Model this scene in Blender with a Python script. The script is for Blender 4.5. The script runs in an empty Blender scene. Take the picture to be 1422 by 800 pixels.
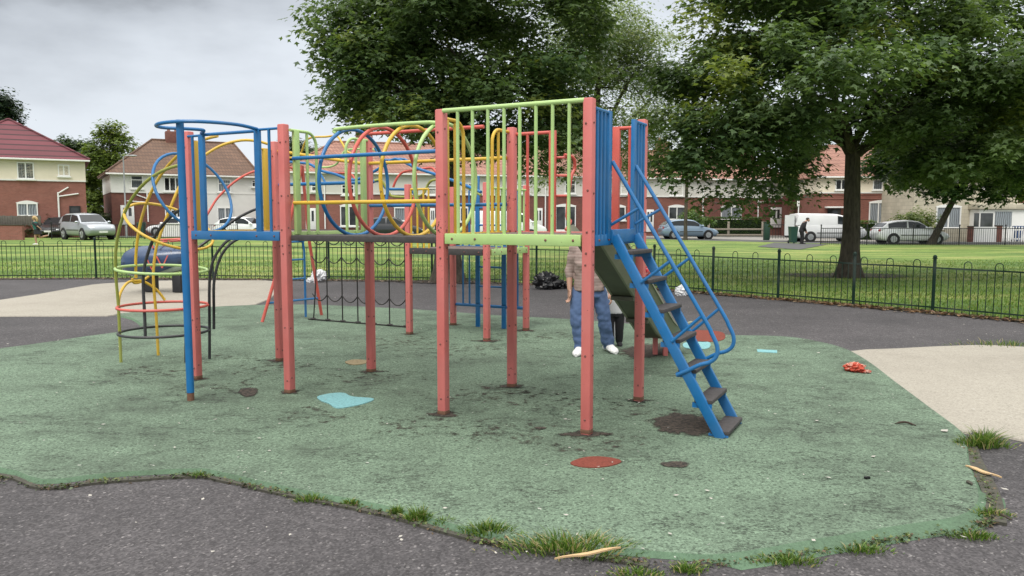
import bpy, bmesh, math, random
import numpy as np
from mathutils import Vector, Matrix
R = math.radians
random.seed(7); rng = np.random.default_rng(7)
S = bpy.context.scene
COL = S.collection
# ------------------------------------------------------------------ camera
FX, CX, CY, HC = 1080.0, 711.0, 400.0, 1.6
PIT = math.atan(97 / FX)
cam = bpy.data.cameras.new('camera'); cam.sensor_width = 36; cam.lens = FX / 1422 * 36
cam.clip_start = 0.05; cam.clip_end = 3000
camo = bpy.data.objects.new('camera', cam); COL.objects.link(camo)
camo.location = (0, 0, HC); camo.rotation_euler = (math.pi / 2 - PIT, 0, 0)
S.camera = camo

def ray(px, py):
    dx, dy = (px - CX) / FX, (CY - py) / FX
    return Vector((dx, math.cos(PIT) + dy * math.sin(PIT), -math.sin(PIT) + dy * math.cos(PIT)))
def G(px, py, z=0.0):
    d = ray(px, py); return Vector((0, 0, HC)) + d * ((z - HC) / d.z)
def at(px, py, Y):
    d = ray(px, py); return Vector((0, 0, HC)) + d * (Y / d.y)
def sstep(a, b, x):
    t = min(1, max(0, (x - a) / (b - a))); return t * t * (3 - 2 * t)
def gz(x, y):                       # lawn rises a little towards the houses on the left
    return 0.22 * sstep(22, 46, y) * sstep(22, -12, x)

# ------------------------------------------------------------------ materials
def nodes(name):
    m = bpy.data.materials.new(name); m.use_nodes = True
    nt = m.node_tree; b = nt.nodes['Principled BSDF']
    return m, nt, b
def N(nt, t, **k):
    n = nt.nodes.new(t)
    for a, v in k.items():
        if a in n.inputs.keys(): n.inputs[a].default_value = v
        else: setattr(n, a, v)
    return n
def L(nt, a, b): nt.links.new(a, b)
def noise(nt, vec, scale, detail=4, rough=0.55):
    n = N(nt, 'ShaderNodeTexNoise'); n.inputs['Scale'].default_value = scale
    n.inputs['Detail'].default_value = detail; n.inputs['Roughness'].default_value = rough
    if vec is not None: L(nt, vec, n.inputs['Vector'])
    return n
def ramp(nt, fac, stops):
    r = N(nt, 'ShaderNodeValToRGB'); e = r.color_ramp.elements
    while len(e) < len(stops): e.new(0.5)
    for i, (p, c) in enumerate(stops):
        e[i].position = p; e[i].color = (*c, 1) if len(c) == 3 else c
    L(nt, fac, r.inputs['Fac']); return r
def mix(nt, fac, a, b, blend='MIX'):
    m = N(nt, 'ShaderNodeMix', data_type='RGBA', blend_type=blend)
    for s, v in ((6, a), (7, b)):
        if hasattr(v, 'is_linked'): L(nt, v, m.inputs[s])
        else: m.inputs[s].default_value = (*v, 1)
    if hasattr(fac, 'is_linked'): L(nt, fac, m.inputs[0])
    else: m.inputs[0].default_value = fac
    return m.outputs[2]
def pos(nt): return N(nt, 'ShaderNodeNewGeometry').outputs['Position']
def bump(nt, b, h, strength, dist):
    n = N(nt, 'ShaderNodeBump'); n.inputs['Strength'].default_value = strength; n.inputs['Distance'].default_value = dist
    L(nt, h, n.inputs['Height']); L(nt, n.outputs[0], b.inputs['Normal'])
def sc(c, k): return tuple(min(1, x * k) for x in c)

def paint(name, c, rough=0.42, chip=0.03, under=(0.10, 0.045, 0.025), chipthr=0.68):
    m, nt, b = nodes(name); p = pos(nt)
    n1 = noise(nt, p, 5, 5); n2 = noise(nt, p, 46, 6, 0.7); n3 = noise(nt, p, 1.7, 3)
    base = mix(nt, n1.outputs['Fac'], sc(c, 0.78), sc(c, 1.16))
    base = mix(nt, ramp(nt, n3.outputs['Fac'], [(0.42, (0, 0, 0)), (0.75, (0.5,) * 3)]).outputs[0], base, sc([x * .75 + .1 for x in c], 1.0))
    ch = N(nt, 'ShaderNodeMath', operation='MULTIPLY'); L(nt, n2.outputs['Fac'], ch.inputs[0])
    r3 = ramp(nt, n1.outputs['Fac'], [(0.4, (0.75,) * 3), (0.7, (1.12,) * 3)]); L(nt, r3.outputs[0], ch.inputs[1])
    cr = ramp(nt, ch.outputs[0], [(chipthr, (0, 0, 0)), (chipthr + chip, (1, 1, 1))])
    col = mix(nt, cr.outputs[0], base, under)
    L(nt, col, b.inputs['Base Color'])
    rr = ramp(nt, n1.outputs['Fac'], [(0.3, (rough - .08,) * 3), (0.7, (rough + .15,) * 3)]); L(nt, rr.outputs[0], b.inputs['Roughness'])
    bump(nt, b, n2.outputs['Fac'], 0.12, 0.004)
    return m
def flat(name, c, rough=0.6, metal=0.0, var=0.2, scale=6, bumpk=0.1):
    m, nt, b = nodes(name); p = pos(nt); n1 = noise(nt, p, scale, 6)
    L(nt, mix(nt, n1.outputs['Fac'], sc(c, 1 - var), sc(c, 1 + var)), b.inputs['Base Color'])
    b.inputs['Roughness'].default_value = rough; b.inputs['Metallic'].default_value = metal
    if bumpk: bump(nt, b, n1.outputs['Fac'], bumpk, 0.01)
    return m
M = {}
M['red'] = paint('red_paint', (0.60, 0.160, 0.145), 0.5, chipthr=.615)
M['redpole'] = paint('red_tube_paint', (0.58, 0.10, 0.075), 0.42)
M['blue'] = paint('blue_paint', (0.006, 0.14, 0.37), 0.38, under=(0.09, 0.10, 0.13), chipthr=0.64)
M['green'] = paint('lime_paint', (0.42, 0.60, 0.225), 0.42, under=(0.14, 0.17, 0.07), chipthr=0.64)
M['yellow'] = paint('yellow_paint', (0.66, 0.42, 0.035), 0.4, under=(0.25, 0.13, 0.04), chipthr=0.64)
M['olive'] = paint('worn_yellow_green_paint', (0.30, 0.33, 0.06), 0.45, under=(0.4, 0.27, 0.04), chipthr=0.56)
M['black'] = paint('black_paint', (0.012, 0.013, 0.016), 0.35, under=(0.2, 0.19, 0.17), chipthr=0.66)
M['rust'] = flat('rusty_base', (0.15, 0.075, 0.045), 0.9, 0, 0.5, 40)
M['dirt'] = flat('dirt', (0.045, 0.033, 0.026), 0.95, 0, 0.6, 60, 0.5)
M['bolt'] = flat('painted_bolt', (0.20, 0.075, 0.065), 0.6, 0, .7, 60)
M['tread'] = flat('dark_rubber_tread', (0.055, 0.05, 0.05), 0.8, 0, 0.45, 25, 0.3)
M['deck'] = flat('worn_brown_deck', (0.14, 0.105, 0.09), 0.75, 0, 0.5, 9, 0.3)
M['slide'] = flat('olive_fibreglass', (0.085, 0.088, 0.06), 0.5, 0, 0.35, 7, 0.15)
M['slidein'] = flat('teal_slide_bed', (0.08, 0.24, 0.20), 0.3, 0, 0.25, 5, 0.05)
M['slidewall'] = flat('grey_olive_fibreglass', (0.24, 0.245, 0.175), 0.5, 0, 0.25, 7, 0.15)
M['chain'] = flat('dark_chain', (0.02, 0.018, 0.017), 0.6, 0.3)
M['fence'] = paint('dark_green_fence_paint', (0.005, 0.022, 0.014), 0.55, under=(0.03, 0.03, 0.02))
M['fence'].node_tree.nodes['Principled BSDF'].inputs['Specular IOR Level'].default_value = .2
M['rail'] = flat('black_railing', (0.012, 0.014, 0.015), 0.5)
M['white'] = flat('white_upvc', (0.78, 0.78, 0.76), 0.4, 0, 0.05, 4, 0)
M['glass'], nt, b = nodes('window_glass'); b.inputs['Roughness'].default_value = 0.08
n = noise(nt, pos(nt), 0.9, 2); L(nt, mix(nt, ramp(nt, n.outputs['Fac'], [(0.35, (0, 0, 0)), (0.65, (1, 1, 1))]).outputs[0], (0.012, 0.014, 0.016), (0.07, 0.075, 0.08)), b.inputs['Base Color'])
M['curtain'], nt, b = nodes('curtained_glass'); b.inputs['Roughness'].default_value = 0.15
w = N(nt, 'ShaderNodeTexWave', wave_type='BANDS', bands_direction='X'); w.inputs['Scale'].default_value = 2.2; w.inputs['Distortion'].default_value = 3; L(nt, pos(nt), w.inputs['Vector'])
L(nt, mix(nt, w.outputs['Fac'], (0.11, 0.125, 0.14), (0.30, 0.33, 0.36)), b.inputs['Base Color'])

def brick(name, c1, c2, mortar):
    m, nt, b = nodes(name); p = pos(nt)
    s = N(nt, 'ShaderNodeSeparateXYZ'); L(nt, p, s.inputs[0])
    a = N(nt, 'ShaderNodeMath', operation='ADD'); L(nt, s.outputs[0], a.inputs[0]); L(nt, s.outputs[1], a.inputs[1])
    cv = N(nt, 'ShaderNodeCombineXYZ'); L(nt, a.outputs[0], cv.inputs[0]); L(nt, s.outputs[2], cv.inputs[1])
    t = N(nt, 'ShaderNodeTexBrick'); t.inputs['Scale'].default_value = 1.0
    t.inputs['Brick Width'].default_value = 0.23; t.inputs['Row Height'].default_value = 0.08; t.inputs['Mortar Size'].default_value = 0.008
    t.inputs['Color1'].default_value = (*c1, 1); t.inputs['Color2'].default_value = (*c2, 1); t.inputs['Mortar'].default_value = (*mortar, 1)
    L(nt, cv.outputs[0], t.inputs['Vector'])
    n1 = noise(nt, p, 1.1, 5)
    L(nt, mix(nt, ramp(nt, n1.outputs['Fac'], [(0.3, (0.25,) * 3), (0.7, (0, 0, 0))]).outputs[0], t.outputs['Color'], sc(c1, 0.35)), b.inputs['Base Color'])
    b.inputs['Roughness'].default_value = 0.85; bump(nt, b, t.outputs['Fac'], -0.3, 0.01)
    return m
M['brick_red'] = brick('bright_red_brick', (0.25, 0.088, 0.068), (0.31, 0.115, 0.09), (0.25, 0.16, 0.13))
M['brick_dark'] = brick('dark_red_brick', (0.14, 0.045, 0.035), (0.20, 0.068, 0.05), (0.17, 0.11, 0.09))
M['brick_mid'] = brick('russet_brick', (0.19, 0.06, 0.045), (0.25, 0.085, 0.06), (0.2, 0.14, 0.11))
M['stone'] = brick('cream_stone_cladding', (0.50, 0.46, 0.36), (0.58, 0.53, 0.42), (0.33, 0.30, 0.24))
M['stone'].node_tree.nodes['Brick Texture'].inputs['Brick Width'].default_value = 0.6
M['stone'].node_tree.nodes['Brick Texture'].inputs['Row Height'].default_value = 0.28
def render_(name, c): return flat(name, c, 0.85, 0, 0.12, 1.4, 0.05)
M['cream'] = render_('cream_render', (0.72, 0.655, 0.53)); M['grey_render'] = render_('pale_grey_render', (0.58, 0.565, 0.52))
M['white_render'] = render_('white_render', (0.70, 0.70, 0.67))
def tiles(name, c, gap, row=0.30):
    m, nt, b = nodes(name); p = pos(nt)
    s = N(nt, 'ShaderNodeSeparateXYZ'); L(nt, p, s.inputs[0])
    a = N(nt, 'ShaderNodeMath', operation='ADD'); L(nt, s.outputs[0], a.inputs[0]); L(nt, s.outputs[1], a.inputs[1])
    cv = N(nt, 'ShaderNodeCombineXYZ'); L(nt, a.outputs[0], cv.inputs[0]); L(nt, s.outputs[2], cv.inputs[1])
    t = N(nt, 'ShaderNodeTexBrick'); t.inputs['Scale'].default_value = 1.0
    t.inputs['Brick Width'].default_value = 0.33; t.inputs['Row Height'].default_value = row; t.inputs['Mortar Size'].default_value = 0.028
    t.inputs['Mortar Smooth'].default_value = 0.4
    t.inputs['Color1'].default_value = (*sc(c, .85), 1); t.inputs['Color2'].default_value = (*sc(c, 1.15), 1); t.inputs['Mortar'].default_value = (*gap, 1)
    L(nt, cv.outputs[0], t.inputs['Vector'])
    n1 = noise(nt, p, 0.8, 6)
    L(nt, mix(nt, ramp(nt, n1.outputs['Fac'], [(0.35, (0.45,) * 3), (0.65, (0, 0, 0))]).outputs[0], t.outputs['Color'], sc(c, 0.55)), b.inputs['Base Color'])
    b.inputs['Roughness'].default_value = 0.75; bump(nt, b, t.outputs['Fac'], -0.6, 0.04)
    return m
M['tile_maroon'] = tiles('maroon_roof_tiles', (0.155, 0.038, 0.050), (0.030, 0.009, 0.012), 0.40)
for k_, v_ in (('Brick Width', 400.0), ('Mortar Size', 0.06)): M['tile_maroon'].node_tree.nodes['Brick Texture'].inputs[k_].default_value = v_
M['tile_brown'] = tiles('brown_roof_tiles', (0.15, 0.085, 0.055), (0.06, 0.035, 0.025))
M['tile_pink'] = tiles('salmon_roof_tiles', (0.34, 0.175, 0.13), (0.15, 0.06, 0.045))
M['wood'] = flat('weathered_timber', (0.24, 0.21, 0.17), 0.85, 0, 0.3, 8, 0.2)
M['greywood'] = flat('grey_fence_boards', (0.11, 0.10, 0.085), 0.9, 0, 0.4, 5, 0.2)
M['plank'] = flat('splintered_pine', (0.52, 0.36, 0.19), 0.7, 0, 0.3, 14, 0.2)
M['bark'], nt, b = nodes('bark'); p = pos(nt)
mp = N(nt, 'ShaderNodeMapping'); mp.inputs['Scale'].default_value = (1, 1, 0.25); L(nt, p, mp.inputs[0])
n1 = noise(nt, mp.outputs[0], 14, 6, 0.65); L(nt, ramp(nt, n1.outputs['Fac'], [(0.3, (0.024, 0.020, 0.015)), (0.62, (0.095, 0.080, 0.060)), (0.8, (0.15, 0.135, 0.105))]).outputs[0], b.inputs['Base Color'])
b.inputs['Roughness'].default_value = 0.95; bump(nt, b, n1.outputs['Fac'], 0.9, 0.04)
def leafmat(name, k=1.28, trans=0.40, tint=(1, 1, 1)):
    m, nt, b = nodes(name)
    a = N(nt, 'ShaderNodeAttribute', attribute_name='tint')
    c = mix(nt, 1.0, a.outputs['Color'], sc(tint, k), 'MULTIPLY')
    L(nt, c, b.inputs['Base Color']); b.inputs['Roughness'].default_value = 0.38
    b.inputs['Specular IOR Level'].default_value = 0.38
    t = N(nt, 'ShaderNodeBsdfTranslucent'); L(nt, mix(nt, 1.0, c, (1.3, 1.35, 0.6), 'MULTIPLY'), t.inputs['Color'])
    ms = N(nt, 'ShaderNodeMixShader'); ms.inputs[0].default_value = trans
    L(nt, b.outputs[0], ms.inputs[1]); L(nt, t.outputs[0], ms.inputs[2])
    L(nt, ms.outputs[0], nt.nodes['Material Output'].inputs['Surface'])
    return m
M['leaf'] = leafmat('leaves'); M['grass'] = leafmat('grass_blades', 1, 0.3)
M['dryleaf'] = leafmat('dry_leaves', 1, 0.1)
M['foldglass'] = M['glass']

# ------------------------------------------------------------------ mesh builder
class MB:
    def __init__(s): s.v = []; s.f = []; s.m = []
    def add(s, vs, fs, mi=0):
        o = len(s.v); s.v += [tuple(x) for x in vs]; s.f += [[i + o for i in f] for f in fs]; s.m += [mi] * len(fs); return s
    def box(s, c, d, ax=None, mi=0, bev=0.0):
        # c centre, d half sizes, ax = 3 unit axes
        ax = ax or (Vector((1, 0, 0)), Vector((0, 1, 0)), Vector((0, 0, 1))); c = Vector(c)
        if bev <= 0:
            P = [c + ax[0] * (x * d[0]) + ax[1] * (y * d[1]) + ax[2] * (z * d[2]) for z in (-1, 1) for y in (-1, 1) for x in (-1, 1)]
            s.add(P, [(0, 2, 3, 1), (4, 5, 7, 6), (0, 1, 5, 4), (2, 6, 7, 3), (0, 4, 6, 2), (1, 3, 7, 5)], mi); return s
        bm = bmesh.new(); bmesh.ops.create_cube(bm, size=2)
        for v in bm.verts: v.co = Vector((v.co.x * d[0], v.co.y * d[1], v.co.z * d[2]))
        bmesh.ops.bevel(bm, geom=bm.edges[:], offset=bev, segments=2, affect='EDGES', profile=0.5)
        bm.verts.index_update()
        s.add([c + ax[0] * v.co.x + ax[1] * v.co.y + ax[2] * v.co.z for v in bm.verts], [[v.index for v in f.verts] for f in bm.faces], mi)
        bm.free(); return s
    def bar(s, a, b, w, h, up=(0, 0, 1), mi=0, bev=0.0):
        a, b = Vector(a), Vector(b); d = (b - a); l = d.length; d = d / l
        up = Vector(up); x = d.cross(up)
        if x.length < 1e-4: x = d.cross(Vector((1, 0, 0)))
        x.normalize(); y = x.cross(d).normalized()
        return s.box((a + b) / 2, (w / 2, l / 2, h / 2), (x, d, y), mi, bev)
    def tube(s, pts, r, n=8, closed=False, mi=0, caps=True):
        pts = [Vector(p) for p in pts]; k = len(pts)
        rs = r if isinstance(r, (list, tuple)) else [r] * k
        tang = []
        for i in range(k):
            if closed: t = pts[(i + 1) % k] - pts[i - 1]
            else: t = pts[min(i + 1, k - 1)] - pts[max(i - 1, 0)]
            tang.append(t.normalized())
        ref = Vector((0, 0, 1)) if abs(tang[0].z) < 0.9 else Vector((1, 0, 0))
        u = tang[0].cross(ref).normalized(); V = []
        for i in range(k):
            u = (u - tang[i] * u.dot(tang[i])).normalized(); w = tang[i].cross(u)
            for j in range(n):
                a = 2 * math.pi * j / n; V.append(pts[i] + (u * math.cos(a) + w * math.sin(a)) * rs[i])
        F = []
        for i in range(k if closed else k - 1):
            o = 0
            i2 = (i + 1) % k
            if closed and i2 == 0:   # match the seam
                d = [(V[i * n] + (pts[0] - pts[i]) - V[j]).length for j in range(n)]; o = d.index(min(d))
            for j in range(n): F.append((i * n + j, i * n + (j + 1) % n, i2 * n + (j + 1 + o) % n, i2 * n + (j + o) % n))
        if not closed and caps: F += [tuple(range(n))[::-1], tuple(range((k - 1) * n, k * n))]
        return s.add(V, F, mi)
    def ball(s, c, r, n=10, m=7, mi=0):
        c = Vector(c); r = Vector(r) if hasattr(r, '__len__') else Vector((r, r, r)); V = [c + Vector((0, 0, -r.z))]
        for i in range(1, m):
            t = math.pi * i / m
            for j in range(n):
                a = 2 * math.pi * j / n; V.append(c + Vector((r.x * math.sin(t) * math.cos(a), r.y * math.sin(t) * math.sin(a), -r.z * math.cos(t))))
        V.append(c + Vector((0, 0, r.z))); F = [(0, 1 + (j + 1) % n, 1 + j) for j in range(n)]
        for i in range(m - 2):
            for j in range(n): F.append((1 + i * n + j, 1 + i * n + (j + 1) % n, 1 + (i + 1) * n + (j + 1) % n, 1 + (i + 1) * n + j))
        e = len(V) - 1; F += [(e, 1 + (m - 2) * n + j, 1 + (m - 2) * n + (j + 1) % n) for j in range(n)]
        return s.add(V, F, mi)
    def loft(s, secs, mi=0, caps=True, closed=True):
        n = len(secs[0]); V = [p for q in secs for p in q]; F = []
        for i in range(len(secs) - 1):
            for j in range(n if closed else n - 1): F.append((i * n + j, i * n + (j + 1) % n, (i + 1) * n + (j + 1) % n, (i + 1) * n + j))
        if caps: F += [tuple(range(n))[::-1], tuple(range((len(secs) - 1) * n, len(secs) * n))]
        return s.add(V, F, mi)
    def build(s, name, mat, parent=None, smooth=True, angle=35, loc=None):
        me = bpy.data.meshes.new(name); W = WM.get(parent.name) if parent else None
        vs = s.v
        if W is not None: Wi = W.inverted(); vs = [tuple(Wi @ Vector(v)) for v in vs]
        elif parent is None and vs:
            c = Vector((sum(v[0] for v in vs) / len(vs), sum(v[1] for v in vs) / len(vs), min(v[2] for v in vs)))
            if loc is not None: c = Vector(loc)
            vs = [tuple(Vector(v) - c) for v in vs]
        me.from_pydata(vs, [], s.f)
        for m in (mat if isinstance(mat, (list, tuple)) else [mat]): me.materials.append(m)
        if any(s.m): me.polygons.foreach_set('material_index', s.m)
        bm = bmesh.new(); bm.from_mesh(me); bmesh.ops.recalc_face_normals(bm, faces=bm.faces[:]); bm.to_mesh(me); bm.free()
        if smooth:
            me.polygons.foreach_set('use_smooth', [True] * len(me.polygons))
            me.set_sharp_from_angle(angle=R(angle))
        o = bpy.data.objects.new(name, me); COL.objects.link(o)
        if parent: o.parent = parent; WM[o.name] = WM[parent.name]
        elif vs: o.location = c; WM[o.name] = Matrix.Translation(c)
        return o
WM = {}
def tag(o, label=None, cat=None, group=None, kind=None):
    for k, v in (('label', label), ('category', cat), ('group', group), ('kind', kind)):
        if v: o[k] = v
    return o
def thing(name, label, cat, loc=(0, 0, 0), rz=0.0, group=None):
    o = bpy.data.objects.new(name, None); COL.objects.link(o); o.empty_display_size = 0.2
    o.location = loc; o.rotation_euler = (0, 0, rz)
    WM[o.name] = Matrix.Translation(Vector(loc)) @ Matrix.Rotation(rz, 4, 'Z')
    return tag(o, label, cat, group)
def struct(o, kind='structure'): o['kind'] = kind; return o
def cr(pts, k=6, closed=False):          # Catmull-Rom through points
    P = [Vector(p) for p in pts]; n = len(P); out = []
    for i in range(n if closed else n - 1):
        p0 = P[(i - 1) % n] if (closed or i) else P[0]; p1 = P[i]; p2 = P[(i + 1) % n]
        p3 = P[(i + 2) % n] if (closed or i + 2 < n) else P[-1]
        for j in range(k):
            t = j / k
            out.append(0.5 * ((2 * p1) + (p2 - p0) * t + (2 * p0 - 5 * p1 + 4 * p2 - p3) * t * t + (3 * p1 - p0 - 3 * p2 + p3) * t ** 3))
    if not closed: out.append(P[-1])
    return out
def np_mesh(name, V, F, mat, parent=None, col=None, loc=(0, 0, 0)):
    """V (n,3) world, F (m,4) or (m,3) index array, col (n,3)"""
    me = bpy.data.meshes.new(name); V = np.asarray(V, np.float32).copy()
    if parent is not None:
        l = WM[parent.name].translation; V -= np.array(l, np.float32)
    else: V -= np.array(loc, np.float32)
    k = F.shape[1]; me.vertices.add(len(V)); me.vertices.foreach_set('co', V.ravel())
    me.loops.add(F.size); me.loops.foreach_set('vertex_index', F.ravel().astype(np.int32))
    me.polygons.add(len(F)); me.polygons.foreach_set('loop_start', np.arange(0, F.size, k, dtype=np.int32))
    try: me.polygons.foreach_set('loop_total', np.full(len(F), k, np.int32))
    except Exception: pass
    me.update(calc_edges=True); me.validate()
    if col is not None:
        a = me.color_attributes.new('tint', 'FLOAT_COLOR', 'POINT')
        a.data.foreach_set('color', np.concatenate([col, np.ones((len(col), 1))], 1).astype(np.float32).ravel())
    me.materials.append(mat)
    o = bpy.data.objects.new(name, me); COL.objects.link(o)
    if parent is not None: o.parent = parent; WM[o.name] = WM[parent.name]
    else: o.location = loc
    return o
# ------------------------------------------------------------------ light and sky
SUN_EL, SUN_AZ = R(52), R(205)          # behind the camera, over its left shoulder (azimuth from +Y, clockwise)
W = bpy.data.worlds.new('World'); S.world = W; W.use_nodes = True
nt = W.node_tree; bg = nt.nodes['Background']
sky = N(nt, 'ShaderNodeTexSky', sky_type='NISHITA', sun_disc=False, sun_elevation=SUN_EL, sun_rotation=SUN_AZ)
L(nt, sky.outputs[0], bg.inputs[0]); bg.inputs[1].default_value = 0.06
tc = N(nt, 'ShaderNodeTexCoord'); d = tc.outputs['Generated']
mp = N(nt, 'ShaderNodeMapping'); mp.inputs['Scale'].default_value = (1, 1, 2.6); mp.inputs['Location'].default_value = (0.6, 0.2, 0.13); L(nt, d, mp.inputs[0])
n1 = noise(nt, mp.outputs[0], 2.1, 7, 0.5); n2 = noise(nt, mp.outputs[0], 7.0, 5, 0.55)
ad = N(nt, 'ShaderNodeMath', operation='MULTIPLY_ADD'); L(nt, n2.outputs['Fac'], ad.inputs[0]); ad.inputs[1].default_value = 0.18; L(nt, n1.outputs['Fac'], ad.inputs[2])
s = N(nt, 'ShaderNodeSeparateXYZ'); L(nt, d, s.inputs[0])
# heavier cloud higher up and to the left (west), pale near the skyline
hx = N(nt, 'ShaderNodeMath', operation='MULTIPLY_ADD'); L(nt, s.outputs[0], hx.inputs[0]); hx.inputs[1].default_value = -0.34; hx.inputs[2].default_value = 0.0
hz = N(nt, 'ShaderNodeMapRange'); hz.inputs[1].default_value = 0.05; hz.inputs[2].default_value = 0.26; hz.inputs[3].default_value = -0.10; hz.inputs[4].default_value = 0.16; L(nt, s.outputs[2], hz.inputs[0])
a2 = N(nt, 'ShaderNodeMath', operation='ADD'); L(nt, ad.outputs[0], a2.inputs[0]); L(nt, hz.outputs[0], a2.inputs[1])
a3 = N(nt, 'ShaderNodeMath', operation='ADD'); L(nt, a2.outputs[0], a3.inputs[0]); L(nt, hx.outputs[0], a3.inputs[1])
cl = ramp(nt, a3.outputs[0], [(0.52, (0.72, 0.765, 0.82)), (0.73, (0.64, 0.68, 0.73)), (0.90, (0.45, 0.48, 0.52)), (1.06, (0.24, 0.255, 0.275))])
zen = N(nt, 'ShaderNodeMapRange', interpolation_type='SMOOTHSTEP'); zen.inputs[1].default_value = 0.28; zen.inputs[2].default_value = 0.95; zen.inputs[3].default_value = 1.0; zen.inputs[4].default_value = 3.9
L(nt, s.outputs[2], zen.inputs[0])
zf = N(nt, 'ShaderNodeMapRange'); zf.inputs[1].default_value = 0.28; zf.inputs[2].default_value = 0.5; L(nt, s.outputs[2], zf.inputs[0])
bg2 = N(nt, 'ShaderNodeBackground'); L(nt, mix(nt, zf.outputs[0], cl.outputs[0], (0.54, 0.53, 0.51)), bg2.inputs[0]); L(nt, zen.outputs[0], bg2.inputs[1])
add = N(nt, 'ShaderNodeMixShader'); add.inputs[0].default_value = 0.9
L(nt, bg.outputs[0], add.inputs[1]); L(nt, bg2.outputs[0], add.inputs[2]); L(nt, add.outputs[0], nt.nodes['World Output'].inputs[0])
sl = bpy.data.lights.new('sun', 'SUN'); sl.energy = 1.45; sl.angle = R(25); sl.color = (1, 0.965, 0.91)
so = bpy.data.objects.new('sun', sl); COL.objects.link(so); so.location = (-8, -10, 20)
sd = Vector((math.sin(SUN_AZ) * math.cos(SUN_EL), math.cos(SUN_AZ) * math.cos(SUN_EL), math.sin(SUN_EL)))
so.rotation_euler = sd.to_track_quat('Z', 'Y').to_euler()
S.view_settings.view_transform = 'Standard'; S.view_settings.look = 'None'; S.view_settings.gamma = 1; S.view_settings.exposure = 0.38
S.render.engine = 'CYCLES'; S.cycles.max_bounces = 6; S.cycles.transparent_max_bounces = 4
# ------------------------------------------------------------------ ground surfaces
def asphalt():
    m, nt, b = nodes('old_asphalt'); p = pos(nt)
    v = N(nt, 'ShaderNodeTexVoronoi'); v.inputs['Scale'].default_value = 85; L(nt, p, v.inputs['Vector'])
    sp = ramp(nt, v.outputs['Color'], [(0.0, (0.031, 0.030, 0.032)), (0.5, (0.064, 0.062, 0.066)), (0.86, (0.100, 0.097, 0.101)), (0.97, (0.24, 0.235, 0.235))])
    n1 = noise(nt, p, 0.7, 6, 0.6); n2 = noise(nt, p, 9, 5, 0.7)
    c = mix(nt, 1, sp.outputs[0], ramp(nt, n1.outputs['Fac'], [(0.3, (0.72, 0.70, 0.70)), (0.7, (1.18, 1.13, 1.12))]).outputs[0], 'MULTIPLY')
    c = mix(nt, 1, c, ramp(nt, n2.outputs['Fac'], [(0.3, (0.8,) * 3), (0.7, (1.15,) * 3)]).outputs[0], 'MULTIPLY')
    n3 = noise(nt, p, 34, 3, 0.6)
    c = mix(nt, ramp(nt, n3.outputs['Fac'], [(0.70, (0, 0, 0)), (0.74, (0.8,) * 3)]).outputs[0], c, (0.19, 0.18, 0.165))
    L(nt, c, b.inputs['Base Color']); b.inputs['Roughness'].default_value = 0.88
    bump(nt, b, v.outputs['Distance'], 0.5, 0.006); return m
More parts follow.
